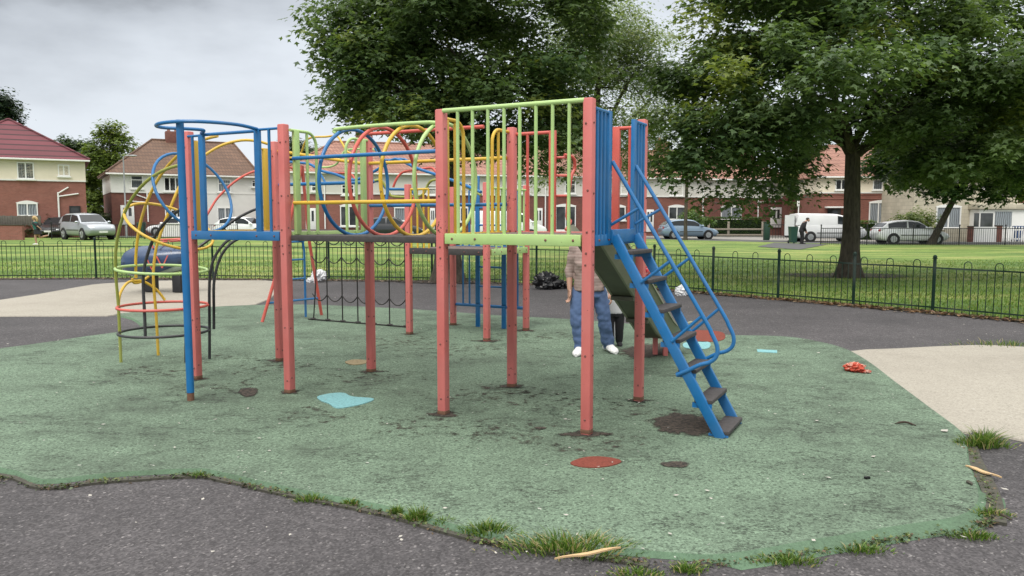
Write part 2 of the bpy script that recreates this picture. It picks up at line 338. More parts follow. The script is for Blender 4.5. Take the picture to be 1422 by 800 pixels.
def rubber(name, c, dirt, speck=0.55, stain=0.75, streak=True):
    m, nt, b = nodes(name); p = pos(nt)
    v = N(nt, 'ShaderNodeTexVoronoi'); v.inputs['Scale'].default_value = 110; L(nt, p, v.inputs['Vector'])
    n0 = noise(nt, p, 60, 4, 0.75)
    base = mix(nt, v.outputs['Color'], sc(c, 0.70 if streak else .86), sc(c, 1.28 if streak else 1.12))
    pit = ramp(nt, n0.outputs['Fac'], [(0.33, (0.85,) * 3), (0.47, (0, 0, 0))])
    base = mix(nt, pit.outputs[0], base, sc(c, 0.28 if streak else .7))
    v2 = N(nt, 'ShaderNodeTexVoronoi'); v2.inputs['Scale'].default_value = 75; L(nt, p, v2.inputs['Vector']); s2 = N(nt, 'ShaderNodeSeparateColor'); L(nt, v2.outputs['Color'], s2.inputs[0])
    base = mix(nt, 1, base, ramp(nt, s2.outputs[0], [(0.05, (0.5 if streak else .8,) * 3), (0.18, (0.88 if streak else .95,) * 3), (0.75, (1.02,) * 3), (0.97, (1.25 if streak else 1.08,) * 3)]).outputs[0], 'MULTIPLY')
    n1 = noise(nt, p, 0.55, 7, 0.62); n2 = noise(nt, p, 2.6, 7, 0.7)
    st = N(nt, 'ShaderNodeMath', operation='MULTIPLY'); L(nt, ramp(nt, n1.outputs['Fac'], [(0.38, (0, 0, 0)), (0.62, (1, 1, 1))]).outputs[0], st.inputs[0])
    L(nt, ramp(nt, n2.outputs['Fac'], [(0.32, (0.1,) * 3), (0.70, (1, 1, 1))]).outputs[0], st.inputs[1])
    sm = N(nt, 'ShaderNodeMath', operation='MULTIPLY'); L(nt, st.outputs[0], sm.inputs[0]); sm.inputs[1].default_value = stain
    base = mix(nt, sm.outputs[0], base, dirt)
    if streak:      # hairline cracks and lost crumbs
        mp = N(nt, 'ShaderNodeMapping'); mp.inputs['Scale'].default_value = (1, 2.2, 1); mp.inputs['Rotation'].default_value = (0, 0, 0.3); L(nt, p, mp.inputs[0])
        n3 = noise(nt, mp.outputs[0], 1.6, 9, 0.68)
        ab = N(nt, 'ShaderNodeMath', operation='SUBTRACT'); L(nt, n3.outputs['Fac'], ab.inputs[0]); ab.inputs[1].default_value = 0.5
        ab2 = N(nt, 'ShaderNodeMath', operation='ABSOLUTE'); L(nt, ab.outputs[0], ab2.inputs[0])
        n4 = noise(nt, p, 1.1, 3); lm = N(nt, 'ShaderNodeMath', operation='MULTIPLY')
        L(nt, ramp(nt, ab2.outputs[0], [(0.0, (1, 1, 1)), (0.014, (0, 0, 0))]).outputs[0], lm.inputs[0])
        L(nt, ramp(nt, n4.outputs['Fac'], [(0.47, (0, 0, 0)), (0.56, (0.95,) * 3)]).outputs[0], lm.inputs[1])
        base = mix(nt, lm.outputs[0], base, sc(dirt, 0.6))
    n5 = noise(nt, p, 23, 2); base = mix(nt, ramp(nt, n5.outputs['Fac'], [(0.745, (0, 0, 0)), (0.76, (0.7,) * 3)]).outputs[0], base, (0.5, 0.5, 0.46))
    L(nt, base, b.inputs['Base Color']); b.inputs['Roughness'].default_value = 0.85
    b.inputs['Specular IOR Level'].default_value = 0.25
    bump(nt, b, n0.outputs['Fac'], 0.6, 0.006); return m
M['asphalt'] = asphalt()
M['rubber'] = rubber('green_rubber_crumb', (0.156, 0.222, 0.157), (0.036, 0.042, 0.034))
M['beige'] = rubber('worn_beige_surface', (0.36, 0.335, 0.285), (0.20, 0.18, 0.15), stain=0.45, streak=False)
M['patch_red'] = rubber('red_rubber_patch', (0.20, 0.052, 0.036), (0.07, 0.03, 0.02), stain=0.3, streak=False)
M['patch_blue'] = rubber('turquoise_rubber_patch', (0.20, 0.42, 0.44), (0.15, 0.25, 0.24), stain=0.3, streak=False)
M['patch_tan'] = rubber('tan_rubber_patch', (0.30, 0.24, 0.14), (0.1, 0.08, 0.05), stain=0.4, streak=False)
M['patch_pale'] = rubber('pale_green_patch', (0.22, 0.30, 0.24), (0.1, 0.12, 0.1), stain=0.3, streak=False)
M['worn'], nt, b = nodes('worn_through_dirt'); p = pos(nt); n1 = noise(nt, p, 30, 6, 0.7); n2 = noise(nt, p, 5, 5)
L(nt, mix(nt, ramp(nt, n1.outputs['Fac'], [(0.42, (0, 0, 0)), (0.6, (1, 1, 1))]).outputs[0], (0.022, 0.018, 0.015), (0.085, 0.065, 0.05)), b.inputs['Base Color']); b.inputs['Roughness'].default_value = 0.95
bump(nt, b, n1.outputs['Fac'], 0.8, 0.02)
at_ = N(nt, 'ShaderNodeAttribute', attribute_name='tint'); n3 = noise(nt, p, 11, 6, 0.7)
ml = N(nt, 'ShaderNodeMath', operation='MULTIPLY_ADD'); L(nt, n3.outputs['Fac'], ml.inputs[0]); ml.inputs[1].default_value = 1.3; L(nt, at_.outputs['Fac'], ml.inputs[2])
al = ramp(nt, ml.outputs[0], [(0.80, (0, 0, 0)), (1.15, (0.9,) * 3)])
tr_ = N(nt, 'ShaderNodeBsdfTransparent'); ms_ = N(nt, 'ShaderNodeMixShader'); L(nt, al.outputs[0], ms_.inputs[0]); L(nt, tr_.outputs[0], ms_.inputs[1]); L(nt, b.outputs[0], ms_.inputs[2]); L(nt, ms_.outputs[0], nt.nodes['Material Output'].inputs[0])
def fade_patch(name, px=None, pts=None, z=0.036, grow=1.35, peak=1.0):
    """flat dirt whose edge breaks up: solid in the middle, ragged outside"""
    P_ = [G(*q) for q in px] if px else [Vector(q) for q in pts]; c = sum(P_, Vector()) / len(P_); P_ = cr(P_, 4, True); n = len(P_)
    rings = (0.35, 0.75, 1.0, grow); V = [(c.x, c.y, z)]; cl = [peak]
    for r_, v_ in zip(rings, (1.0, .62, .28, -.35)):
        for q in P_: V.append((c.x + (q.x - c.x) * r_, c.y + (q.y - c.y) * r_, z)); cl.append(min(v_, peak * (.5 + .5 * v_)))
    F = [(0, 1 + i, 1 + (i + 1) % n) for i in range(n)]
    for k in range(3): F += [(1 + k * n + i, 1 + (k + 1) * n + i, 1 + (k + 1) * n + (i + 1) % n, 1 + k * n + (i + 1) % n) for i in range(n)]
    o = MB().add(V, F).build(name, M['worn'], smooth=False); a = o.data.color_attributes.new('tint', 'FLOAT_COLOR', 'POINT')
    for i, v_ in enumerate(cl): a.data[i].color = (v_, v_, v_, 1)
    return o
M['kerb'] = flat('mossy_edging', (0.062, 0.060, 0.046), 0.95, 0, 0.6, 22, 0.6)
def lawnmat():
    m, nt, b = nodes('mown_lawn'); p = pos(nt)
    mp = N(nt, 'ShaderNodeMapping'); mp.inputs['Scale'].default_value = (0.35, 1, 1); L(nt, p, mp.inputs[0])
    n1 = noise(nt, mp.outputs[0], 0.55, 6, 0.6); n2 = noise(nt, p, 7, 6, 0.75); n3 = noise(nt, mp.outputs[0], 1.9, 5, 0.7)
    c = ramp(nt, n1.outputs['Fac'], [(0.36, (0.070, 0.140, 0.024)), (0.50, (0.145, 0.235, 0.042)), (0.62, (0.28, 0.315, 0.09))]).outputs[0]
    c = mix(nt, 1, c, ramp(nt, n3.outputs['Fac'], [(0.3, (0.72,) * 3), (0.7, (1.25, 1.22, 1.15))]).outputs[0], 'MULTIPLY')
    c = mix(nt, 1, c, ramp(nt, n2.outputs['Fac'], [(0.3, (0.6,) * 3), (0.7, (1.3,) * 3)]).outputs[0], 'MULTIPLY')
    L(nt, c, b.inputs['Base Color']); b.inputs['Roughness'].default_value = 0.9; bump(nt, b, n2.outputs['Fac'], 1.0, 0.06); return m
M['lawn'] = lawnmat()
M['tarmac'] = flat('road_tarmac', (0.080, 0.083, 0.082), 0.9, 0, 0.2, 3, 0.1)
M['paving'] = flat('pavement_slabs', (0.24, 0.23, 0.21), 0.9, 0, 0.15, 2, 0.1)

g = MB().add([(-1500, -200, -.06), (1500, -200, -.06), (1500, 2500, -.06), (-1500, 2500, -.06)], [(0, 1, 2, 3)]).build('ground', M['lawn'], smooth=False); struct(g)
FL = [G(-330, 390), G(134, 387), G(285, 388), G(457, 389.5), G(600, 391.5), G(740, 395), G(890, 401)]     # left fence line
FR = [G(908, 402), G(1081, 416), G(1297, 435), G(1560, 461)]                                             # right fence line
FALL = FL + FR
def fence_y(x):
    for a, c in zip(FALL, FALL[1:]):
        if a.x <= x <= c.x: return a.y + (c.y - a.y) * (x - a.x) / (c.x - a.x)
    return FALL[0].y if x < FALL[0].x else FALL[-1].y - (x - FALL[-1].x) * .9
def sheet(name, mat, xs, y0, y1, ny, dz):
    V, F = [], []
    for x in xs:
        for j in range(ny + 1):
            y = y0(x) + (y1(x) - y0(x)) * (j / ny) ** 1.3; V.append((x, y, gz(x, y) + dz))
    for i in range(len(xs) - 1):
        for j in range(ny): a = i * (ny + 1) + j; F.append((a, a + ny + 1, a + ny + 2, a + 1))
    o = MB().add(V, F).build(name, mat); return struct(o)
xs = [-60 + i * 1.5 for i in range(87)]
def road_y(x): return 57 - 0.0 * x - 10 * sstep(8, 24, x)
sheet('lawn', M['lawn'], xs, lambda x: max(2.0, fence_y(x) + 0.0), road_y, 24, 0.012)
sheet('road', M['tarmac'], xs, road_y, lambda x: road_y(x) + 6.0, 2, 0.016)
sheet('pavement', M['paving'], xs, lambda x: road_y(x) + 6.0, lambda x: 400.0, 6, 0.02)
b1 = MB(); pl = [(x, fence_y(x)) for x in [-60, -30] + [v.x for v in FALL] + [40]]
pl[-1] = (18, 2.0)
b1.add([(x, y + .02, 0.006) for x, y in pl] + [(x, -6, 0.006) for x, y in pl], [(i, i + 1, len(pl) + i + 1, len(pl) + i) for i in range(len(pl) - 1)])
struct(b1.build('asphalt', M['asphalt'], smooth=False))
# path from the lawn to the bins by the road
pp = [G(1075, 338), G(1150, 340), G(1110, 348), G(1052, 344)]
struct(MB().add([(v.x, v.y, gz(v.x, v.y) + .03) for v in pp], [(0, 1, 2, 3)]).build('path', M['tarmac'], smooth=False))

def sheet_poly(name, px, mat, z=0.02, skirt=0.05, skmat=None, dense=True, smooth_k=3, loc=None):
    pts = cr([G(*q) for q in px], smooth_k, True); pts = [Vector((p.x, p.y, z)) for p in pts]; n = len(pts)
    ctr = sum(pts, Vector()) / n
    mb = MB().add(pts, [tuple(range(n))], 0)
    area = sum(pts[i].x * pts[(i + 1) % n].y - pts[(i + 1) % n].x * pts[i].y for i in range(n))
    out = []
    for i in range(n):
        t = (pts[(i + 1) % n] - pts[i - 1]).normalized(); nn = Vector((t.y, -t.x, 0)) * (1 if area > 0 else -1)
        k = skirt(pts[i]) if callable(skirt) else skirt
        out.append(Vector((pts[i].x + nn.x * k, pts[i].y + nn.y * k, 0.003 + (z > 0.012) * 0.004)))
    o = len(mb.v); mb.v += [tuple(p) for p in out]
    for i in range(n): mb.f.append([i, (i + 1) % n, o + (i + 1) % n, o + i]); mb.m.append(1 if skmat else 0)
    return mb.build(name, [mat, skmat] if skmat else mat, smooth=False, loc=loc)
GREEN = [(-330, 655), (-150, 652), (0, 655), (60, 672), (150, 663), (262, 657), (300, 660), (410, 685), (530, 708), (640, 738), (740, 757), (850, 768), (940, 776), (1010, 777), (1130, 757), (1250, 737), (1330, 724), (1357, 704), (1355, 680), (1343, 642), (1336, 607), (1290, 570), (1240, 532), (1205, 505), (1172, 487), (1130, 476), (1085, 470), (1010, 468), (960, 462), (850, 450), (760, 444), (700, 441), (620, 435), (560, 431), (480, 427), (400, 425), (320, 427), (240, 432), (165, 438), (186, 445), (195, 458), (120, 470), (60, 479), (0, 487), (-120, 500), (-330, 520)]
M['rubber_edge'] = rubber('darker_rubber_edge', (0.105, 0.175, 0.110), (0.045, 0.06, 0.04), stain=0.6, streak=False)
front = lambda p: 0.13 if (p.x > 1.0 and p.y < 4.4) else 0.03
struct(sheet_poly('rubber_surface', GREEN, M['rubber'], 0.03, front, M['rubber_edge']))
struct(sheet_poly('pale_surface', [(-200, 445), (0, 440.5), (150, 440), (165, 437), (300, 428), (355, 424), (384, 408), (386, 392), (330, 390.5), (220, 391), (160, 394), (128, 396.5), (80, 405), (0, 418), (-200, 440)], M['beige'], 0.022, 0.01, smooth_k=2))
struct(sheet_poly('pale_surface', [(1182, 490), (1240, 486.5), (1350, 481.5), (1422, 484), (1700, 500), (1700, 690), (1422, 615), (1350, 601), (1338, 604), (1290, 570), (1240, 532), (1205, 506)], M['beige'], 0.022, 0.01, smooth_k=2))
# concrete edging along the front of the rubber
ed = MB(); el = cr([G(*q) for q in [(-150, 660), (0, 663), (60, 681), (150, 672), (262, 665), (300, 668), (410, 693), (530, 717), (640, 748), (740, 768), (850, 781), (900, 790)]], 4)
for a, c in zip(el, el[1:]):
    a = Vector((a.x, a.y, .008)); c = Vector((c.x, c.y, .008)); ed.bar(a, c + (c - a) * .02, random.uniform(.025, .045), .025)
struct(ed.build('kerb', M['kerb']))
ed = MB(); el = cr([G(*q) for q in [(1344, 612), (1352, 640), (1372, 680), (1380, 705), (1384, 730)]], 4)
for a, c in zip(el, el[1:]):
    a = Vector((a.x, a.y, .008)); c = Vector((c.x, c.y, .008)); ed.bar(a, c + (c - a) * .02, .09, .03)
struct(ed.build('kerb', M['kerb']))
# patches let into the rubber
def patch(px, mat, name, label, cat='surface patch', z=0.036, k=4):
    return tag(sheet_poly(name, px, mat, z, 0.0, smooth_k=k), label, cat)
patch([(441, 556), (460, 551.5), (478, 551), (489, 556), (519, 559), (505, 566), (470, 572.5), (457, 566), (446, 562)], M['patch_blue'], 'repair_patch', 'turquoise ragged repair patch on the green rubber in front of the coral posts')
patch([(792, 650), (808, 643), (828, 641), (850, 643), (863, 648), (848, 654), (825, 656.5), (804, 655)], M['patch_red'], 'repair_patch', 'dark red oval patch on the green rubber nearest the camera')
patch([(952, 464), (978, 462), (1003, 465), (1006, 474), (990, 478), (962, 477)], M['patch_red'], 'repair_patch', 'dark red patch in the rubber behind the blue ladder')
patch([(950, 480), (968, 478), (985, 479), (984, 487), (965, 489), (950, 486)], M['patch_blue'], 'repair_patch', 'turquoise patch in the rubber seen through the ladder rungs')
patch([(1051, 489), (1079, 490.5), (1079, 494), (1052, 492.5)], M['patch_blue'], 'repair_patch', 'thin pale turquoise strip in the rubber right of the ladder', k=1)
patch([(479, 507), (492, 503.5), (511, 505), (507, 509), (490, 511)], M['patch_tan'], 'repair_patch', 'small tan patch in the rubber beside a coral post foot')
wp = lambda px, label: tag(fade_patch('worn_hollow', px), label, 'worn patch')
wp([(908, 592), (918, 584), (940, 580), (962, 583), (985, 586), (996, 596), (990, 606), (968, 611), (940, 607), (920, 604)], 'dark worn hollow in the rubber at the ladder foot')
wp([(868, 490), (892, 483), (920, 482), (932, 488), (922, 496), (900, 500), (876, 500)], 'dark scuffed dirt in the rubber under the slide end')
wp([(918, 652), (934, 648), (954, 650), (950, 655), (932, 656)], 'small black hole in the rubber right of the red oval')
wp([(332, 548), (344, 543), (358, 547), (352, 555), (340, 556)], 'small dark hole in the rubber left of the turquoise patch')
wp([(742, 600), (752, 599), (760, 600.5), (752, 602.5)], 'tiny dark gouge in the rubber between two front posts')
# ------------------------------------------------------------------ the climbing frame
_tube0 = MB.tube
def _thin(s, pts, r, *a, **k): return _tube0(s, pts, [x * .86 for x in r] if isinstance(r, (list, tuple)) else r * .86, *a, **k)
MB.tube = _thin
TH = R(28); AU = Vector((math.cos(TH), -math.sin(TH), 0)); AV = Vector((math.sin(TH), math.cos(TH), 0)); AZ = Vector((0, 0, 1))
A0 = Vector((-0.55, 6.14, 0)); ZG = 0.03
def P(u, v, z): return A0 + AU * u + AV * v + AZ * z
cf = thing('climbing_frame', 'big multicoloured metal climbing frame with coral posts, hoop tunnel, slide and blue ladder', 'climbing frame', P(0, 0, ZG))
def part(mb, name, mat, parent=None, label=None, **k):
    o = mb.build(name, mat, parent or cf, **k)
    if label: o['label'] = label
    return o
UV = dict(A=(0, 0), B=(1.24, 0), C=(0, 1.17), D=(1.235, 1.175), E=(-1.65, 0), F=(-2.87, 1.12), H=(-2.87, 0.01), J=(-1.61, 1.12), K=(-2.77, 3.42), L=(-1.55, 3.40), M=(-1.53, 4.47), N=(-2.74, 4.48))
for k, (u, v) in UV.items():
    top = 2.05 if k in 'KLMN' else 2.42 + (0.02 if k in 'AB' else 0)
    mb = MB(); c = P(u, v, 0); hw = 0.037
    mb.box(c + AZ * ((top + ZG) / 2), (hw, hw, (top - ZG) / 2), (AU, AV, AZ), 0, 0.010)
    mb.box(c + AZ * (ZG + .016 + random.random()*.012), (hw + .0015, hw + .0015, .022), (AU, AV, AZ), 1, .010)
    zs = [0.16, 0.62, 1.28, 1.37, 1.50, 1.78, 2.28] if top > 2.1 else [0.2, .6, 1.1, 1.24, 1.8]
    for z in zs:
        for ax, w in ((AV, -1), (AU, 1), (AU, -1)):
            q = c + AZ * (z + random.uniform(-.02, .02)) + ax * (w * hw); q += (AV if ax is AU else AU) * random.uniform(-.012, .012)
            mb.ball(q, .009, 7, 5, 2)
    part(mb, 'post', [M['red'], M['rust'], M['bolt']])
# dirt gathered round the post feet
for k, (u, v) in UV.items():
    r0 = random.uniform(.055, .085); c = P(u, v, 0)
    struct(fade_patch('dirt', pts=[c + Vector((math.cos(a) * r0 * random.uniform(.7, 1.5) * 1.3, math.sin(a) * r0 * random.uniform(.6, 1.3), 0)) for a in [2 * math.pi * i / 12 for i in range(12)]], z=ZG + .005, grow=1.7), 'stuff')

for px, py, r_ in ((290, 545, .35), (395, 515, .4), (500, 530, .35), (590, 595, .3), (690, 555, .45), (745, 470, .5), (300, 500, .4), (880, 575, .3), (650, 490, .5), (560, 478, .4), (800, 560, .35), (455, 580, .3), (830, 620, .25), (700, 610, .3), (215, 520, .3)):
    c = G(px, py); struct(fade_patch('dirt', pts=[c + Vector((math.cos(a) * r_ * random.uniform(.6, 1.5) * 1.3, math.sin(a) * r_ * random.uniform(.5, 1.3), 0)) for a in [2 * math.pi * i / 12 for i in range(12)]], z=ZG + .0035, grow=1.5, peak=.13), 'stuff')
DZ = 1.475
def deck(u0, u1, v0, v1, z, beams):
    mb = MB(); mb.box(P((u0 + u1) / 2, (v0 + v1) / 2, z - .02), ((u1 - u0) / 2, (v1 - v0) / 2, .018), (AU, AV, AZ), 0, .004)
    d = part(mb, 'deck', M['deck'])
    for (a, b, mat, off) in beams:
        mb = MB(); pa, pb = P(*a, z - .035), P(*b, z - .035); t = (pb - pa).normalized(); mb.bar(pa, pb, .035, .082, mi=0, bev=.005)
        nrm = t.cross(AZ)
        for f in (.06, .24, .76, .95):
            for sg in (1, -1): mb.ball(pa + (pb - pa) * f + nrm * (.018 * sg), .010, 6, 4, 1)
        part(mb, 'fascia', [mat, M['bolt']], d, {'green': 'lime green edge board', 'blue': 'blue edge board', 'yellow': 'yellow edge board', 'tread': 'dark edge board'}[off])
h = .045
deck(.03, 1.21, .03, 1.14, DZ, [((h, -.02), (1.24 - h, -.02), M['green'], 'green'), ((1.26, h), (1.26, 1.17 - h), M['blue'], 'blue'), ((-.02, h), (-.02, 1.17 - h), M['yellow'], 'yellow'), ((h, 1.19), (1.24 - h, 1.19), M['red'], 'tread')])
deck(-2.84, -1.68, .03, 1.09, DZ, [((-2.87 + h, -.02), (-1.65 - h, -.02), M['blue'], 'blue'), ((-1.63, h), (-1.61, 1.12 - h), M['green'], 'green'), ((-2.89, h), (-2.89, 1.12 - h), M['yellow'], 'yellow'), ((-2.87 + h, 1.14), (-1.61 - h, 1.14), M['tread'], 'tread')])
deck(-2.74, -1.58, 3.43, 4.44, 1.20, [((-2.77 + h, 3.39), (-1.55 - h, 3.39), M['tread'], 'tread'), ((-1.52, 3.42 + h), (-1.50, 4.47 - h), M['green'], 'green'), ((-2.74 + h, 4.50), (-1.53 - h, 4.50), M['blue'], 'blue')])
# bridge boards through the hoop tunnel
mb = MB()
mb.bar(P(-1.60, .03, 1.425), P(-.03, .03, 1.425), .04, .05, bev=.004); mb.bar(P(-1.58, 1.12, 1.425), P(-.03, 1.14, 1.425), .04, .05, bev=.004)
for i in range(7): mb.bar(P(-1.60, .10 + i * .155, 1.435), P(-.04, .10 + i * .155, 1.435), .12, .03, bev=.004)
part(mb, 'bridge_board', M['tread'])

def vbar(a, z0, z1, r=.0155, mat=None, flatw=None, ax=None):
    mb = MB()
    if flatw: mb.box(P(a[0], a[1], (z0 + z1) / 2), (flatw, .016, (z1 - z0) / 2), ax, 0, .004)
    else: mb.tube([P(*a, z0), P(*a, z1)], r, 10)
    return mb
def railing(rail_pts, r, mat, bars, z0, label, thick=()):
    mb = MB().tube(rail_pts, r, 10); o = part(mb, 'railing', mat, label=label)
    for (u, v, zt) in bars: part(vbar((u, v), z0, zt), 'bar', mat, o)
    for (u, v, zt, ax) in thick: part(vbar((u, v), z0, zt, flatw=.032, ax=ax), 'bar', mat, o)
    return o
AX1 = (AU, AV, AZ); AX2 = (AV, -AU, AZ)
# front railing of the main platform (lime)
ub = []
for px in (636, 656.5, 677.7, 700, 721.7, 744, 767, 790):
    d = ray(px, 250); t = ((A0 - Vector((0, 0, HC))).dot(AV) - .02) / d.dot(AV); q = Vector((0, 0, HC)) + d * t; ub.append((q - A0).dot(AU))
railing([P(.03, -.02, 2.425), P(1.21, -.02, 2.425)], .021, M['green'], [(u, -.02, 2.42) for u in ub], DZ - .07, 'lime green railing with eight upright bars')
# blue panels either side of the ladder
railing([P(1.27, .03, 2.37), P(1.27, .31, 2.37)], .016, M['blue'], [(1.27, .07, 2.37), (1.27, .14, 2.37), (1.27, .21, 2.37)], DZ - .03, 'narrow blue barred panel left of the ladder', [(1.27, .305, 2.385, AX2)])
railing([P(1.27, .86, 2.37), P(1.27, 1.15, 2.37)], .016, M['blue'], [(1.27, .95, 2.37), (1.27, 1.03, 2.37), (1.27, 1.10, 2.37)], DZ - .03, 'narrow blue barred panel right of the ladder', [(1.27, .865, 2.385, AX2)])
# red panels either side of the slide
railing([P(.02, 1.19, 2.36), P(.40, 1.19, 2.36)], .018, M['redpole'], [(.15, 1.19, 2.36)], DZ - .02, 'red barred panel left of the slide', [(.40, 1.19, 2.375, AX1)])
railing([P(1.0, 1.19, 2.36), P(1.22, 1.19, 2.36)], .018, M['redpole'], [(1.12, 1.19, 2.36)], DZ - .02, 'red barred panel right of the slide', [(1.0, 1.19, 2.375, AX1)])
def arch_rail(fixed, a0, a1, zt, along='v', rr=.12):
    """rail from the post side a0 to a1 whose far corner curves down"""
    s = 1 if a1 > a0 else -1; pts = []
    f = (lambda a, z: P(fixed, a, z)) if along == 'v' else (lambda a, z: P(a, fixed, z))
    pts.append(f(a0, zt)); pts.append(f(a1 - s * rr, zt))
    for i in range(1, 7):
        t = i / 6 * math.pi / 2; pts.append(f(a1 - s * rr + s * rr * math.sin(t), zt - rr + rr * math.cos(t)))
    pts.append(f(a1, DZ - .02)); return pts
# yellow panels at the tunnel's right end
railing(arch_rail(-.02, .03, .36, 2.38), .017, M['yellow'], [(-.02, .23, 2.36)], DZ - .02, 'yellow round-cornered panel at the near end of the tunnel', [(-.02, .09, 2.37, AX2)])
railing(arch_rail(-.02, 1.14, .84, 2.38), .017, M['yellow'], [(-.02, 1.06, 2.36), (-.02, .95, 2.36)], DZ - .02, 'yellow round-cornered panel at the far end of the tunnel')
# lime panels at the tunnel's left end
railing(arch_rail(-1.60, .03, .36, 2.37), .016, M['green'], [(-1.60, .24, 2.355)], DZ - .02, 'lime round-cornered panel beside the left coral post', [(-1.60, .10, 2.37, AX2)])
railing(arch_rail(-1.59, 1.10, .76, 2.37), .016, M['green'], [(-1.59, .91, 2.355)], DZ - .02, 'lime round-cornered panel at the back of the tunnel', [(-1.59, 1.02, 2.37, AX2)])
# blue panels with the fireman's pole between them
railing([P(-2.84, -.02, 2.37), P(-2.66, -.02, 2.37)], .014, M['blue'], [(-2.78, -.02, 2.37)], DZ - .02, 'blue panel behind the pole', [(-2.655, -.02, 2.38, AX1)])
railing([P(-1.68, -.02, 2.385), P(-1.93, -.02, 2.385)], .014, M['blue'], [(-1.80, -.02, 2.385)], DZ - .02, 'blue panel beside the coral post', [(-1.94, -.02, 2.38, AX1)])
# yellow panels on the side of the curved climber, blue bar at the back
railing([P(-2.89, .04, 2.33), P(-2.89, .20, 2.33)], .014, M['yellow'], [(-2.89, .20, 2.33)], DZ - .02, None, [(-2.89, .10, 2.34, AX2)])
railing([P(-2.89, .90, 2.33), P(-2.89, 1.08, 2.33)], .014, M['yellow'], [(-2.89, .90, 2.33)], DZ - .02, None, [(-2.89, 1.0, 2.34, AX2)])
mb = MB().tube([P(-2.84, 1.14, 1.96), P(-1.64, 1.14, 1.96)], .022, 10); part(mb, 'back_rail', M['blue'])
mb = MB().tube([P(-2.84, 1.14, 2.32), P(-1.64, 1.14, 2.14)], .02, 10); part(mb, 'back_rail', M['yellow'])
# bridge side rails
for (v, z, m) in ((.02, 2.125, 'blue'), (.02, 1.735, 'yellow')):
    part(MB().tube([P(-1.60, v + .04, z), P(-.03, v, z)], .0195, 10), 'tunnel_rail', M[m])
for (v, z, m) in ((1.10, 2.145, 'yellow'), (1.10, 1.725, 'blue')):
    part(MB().tube([P(-1.59, v, z), P(-.03, v + .02, z)], .0195, 10), 'tunnel_rail', M[m])
for u, m, lab in ((-1.32, 'blue', 'blue hoop'), (-.985, 'redpole', 'red hoop'), (-.655, 'yellow', 'yellow hoop'), (-.315, 'green', 'lime hoop')):
    n = 40; part(MB().tube([P(u, .565 + .49 * math.cos(2 * math.pi * i / n), 1.925 + .485 * math.sin(2 * math.pi * i / n)) for i in range(n)], .0195, 10, True), 'tunnel_hoop', M[m], label=lab)
part(MB().tube(cr([P(-1.36, .36, 2.36), P(-1.30, .36, 2.40), P(-.35, .36, 2.40), P(-.29, .36, 2.36)], 4), .0195, 10), 'tunnel_rail', M['green'])
part(MB().tube([P(-1.33, .76, 2.39), P(-.06, .76, 2.39)], .0195, 10), 'tunnel_rail', M['redpole'])

# ladder
lt, lb = 1.30, 2.13
def lad(t, v): return P(lt + (lb - lt) * t, v, DZ - .01 + (ZG - .01 - DZ + .01) * t)
ldr = MB()
sl_dir = (lad(1, .4) - lad(0, .4)).normalized(); upn = AV.cross(sl_dir).normalized()
for v in (.365, .845): ldr.box((lad(0, v) + lad(1, v)) / 2, (.018, (lad(1, v) - lad(0, v)).length / 2, .036), (AV, sl_dir, upn), 0, .005)
ldr.box(lad(0, .6) - AU * .02, (.26, .018, .05), (AV, AU, AZ), 0, .004)
lo = part(ldr, 'ladder', M['blue'])
for i in range(7):
    t = .085 + i * .1475; mb = MB(); c = lad(t, .605)
    mb.box(c + AU * .01, (.235, .066, .015), (AV, AU, AZ), 0, .005)
    for v in (.385, .825): mb.box(P((c - A0).dot(AU), v, c.z - .032), (.012, .07, .018), (AV, AU, AZ), 1)
    part(mb, 'tread', [M['tread'], M['blue']], lo)
for v in (.345, .875):
    pts = [P(1.285, v, 2.02), P(1.95, v, .955), P(2.05, v, .78)] + [P(u, v, z) for u, z in ((2.09, .69), (2.085, .62), (2.04, .575), (1.97, .55))] + [P(1.88, v, .50), P(1.80, v, .46)]
    mb = MB().tube(cr(pts, 4), .0175, 10)
    for uu in (1.50, 1.74, 1.98):
        zz = 2.02 - (uu - 1.285) * 1.6015; u0 = uu - .22; z0 = (DZ - .01) * (1 - (u0 - lt) / (lb - lt)) + .05; mb.tube([P(uu, v, zz), P(u0, v, z0)], .0135, 8)
    part(mb, 'handrail', M['blue'], lo)

# slide: sloped trough, seen from below
prof = [(1.14, 1.455), (1.24, 1.44), (1.36, 1.36), (1.8, 1.09), (2.3, .785), (2.75, .51), (2.98, .375), (3.15, .30), (3.32, .262), (3.6, .25), (3.85, .245)]
ua, ub_ = .59, .83
sec, secw1, secw2 = [], [], []
for i, (v, z) in enumerate(prof):
    a = prof[max(i - 1, 0)]; b_ = prof[min(i + 1, len(prof) - 1)]; tt = Vector((b_[0] - a[0], b_[1] - a[1])).normalized(); nv, nz = -tt.y, tt.x
    def q(u, k): return P(u, v + nv * k, z + nz * k)
    wk = min(1, .5 + .2 * i)
    sec.append([q(ua, -.02), q(ub_, -.02), q(ub_, .01), q(ua, .01)])
    secw1.append([q(ua - .004, -.025), q(ua + .02, -.025), q(ua - .03 * wk, .16 * wk), q(ua - .055 * wk, .155 * wk), q(ua - .055 * wk, .135 * wk), q(ua - .04 * wk, .135 * wk)])
    secw2.append([q(ub_ + .004, -.025), q(ub_ - .02, -.025), q(ub_ + .13 * wk, .15 * wk), q(ub_ + .16 * wk, .145 * wk), q(ub_ + .16 * wk, .125 * wk), q(ub_ + .14 * wk, .128 * wk)])
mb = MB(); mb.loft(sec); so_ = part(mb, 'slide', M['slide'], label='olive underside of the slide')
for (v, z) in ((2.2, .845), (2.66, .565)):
    part(MB().bar(P(ua, v, z - .045), P(ub_, v, z - .045), .05, .04), 'cross_rib', M['slide'], so_)
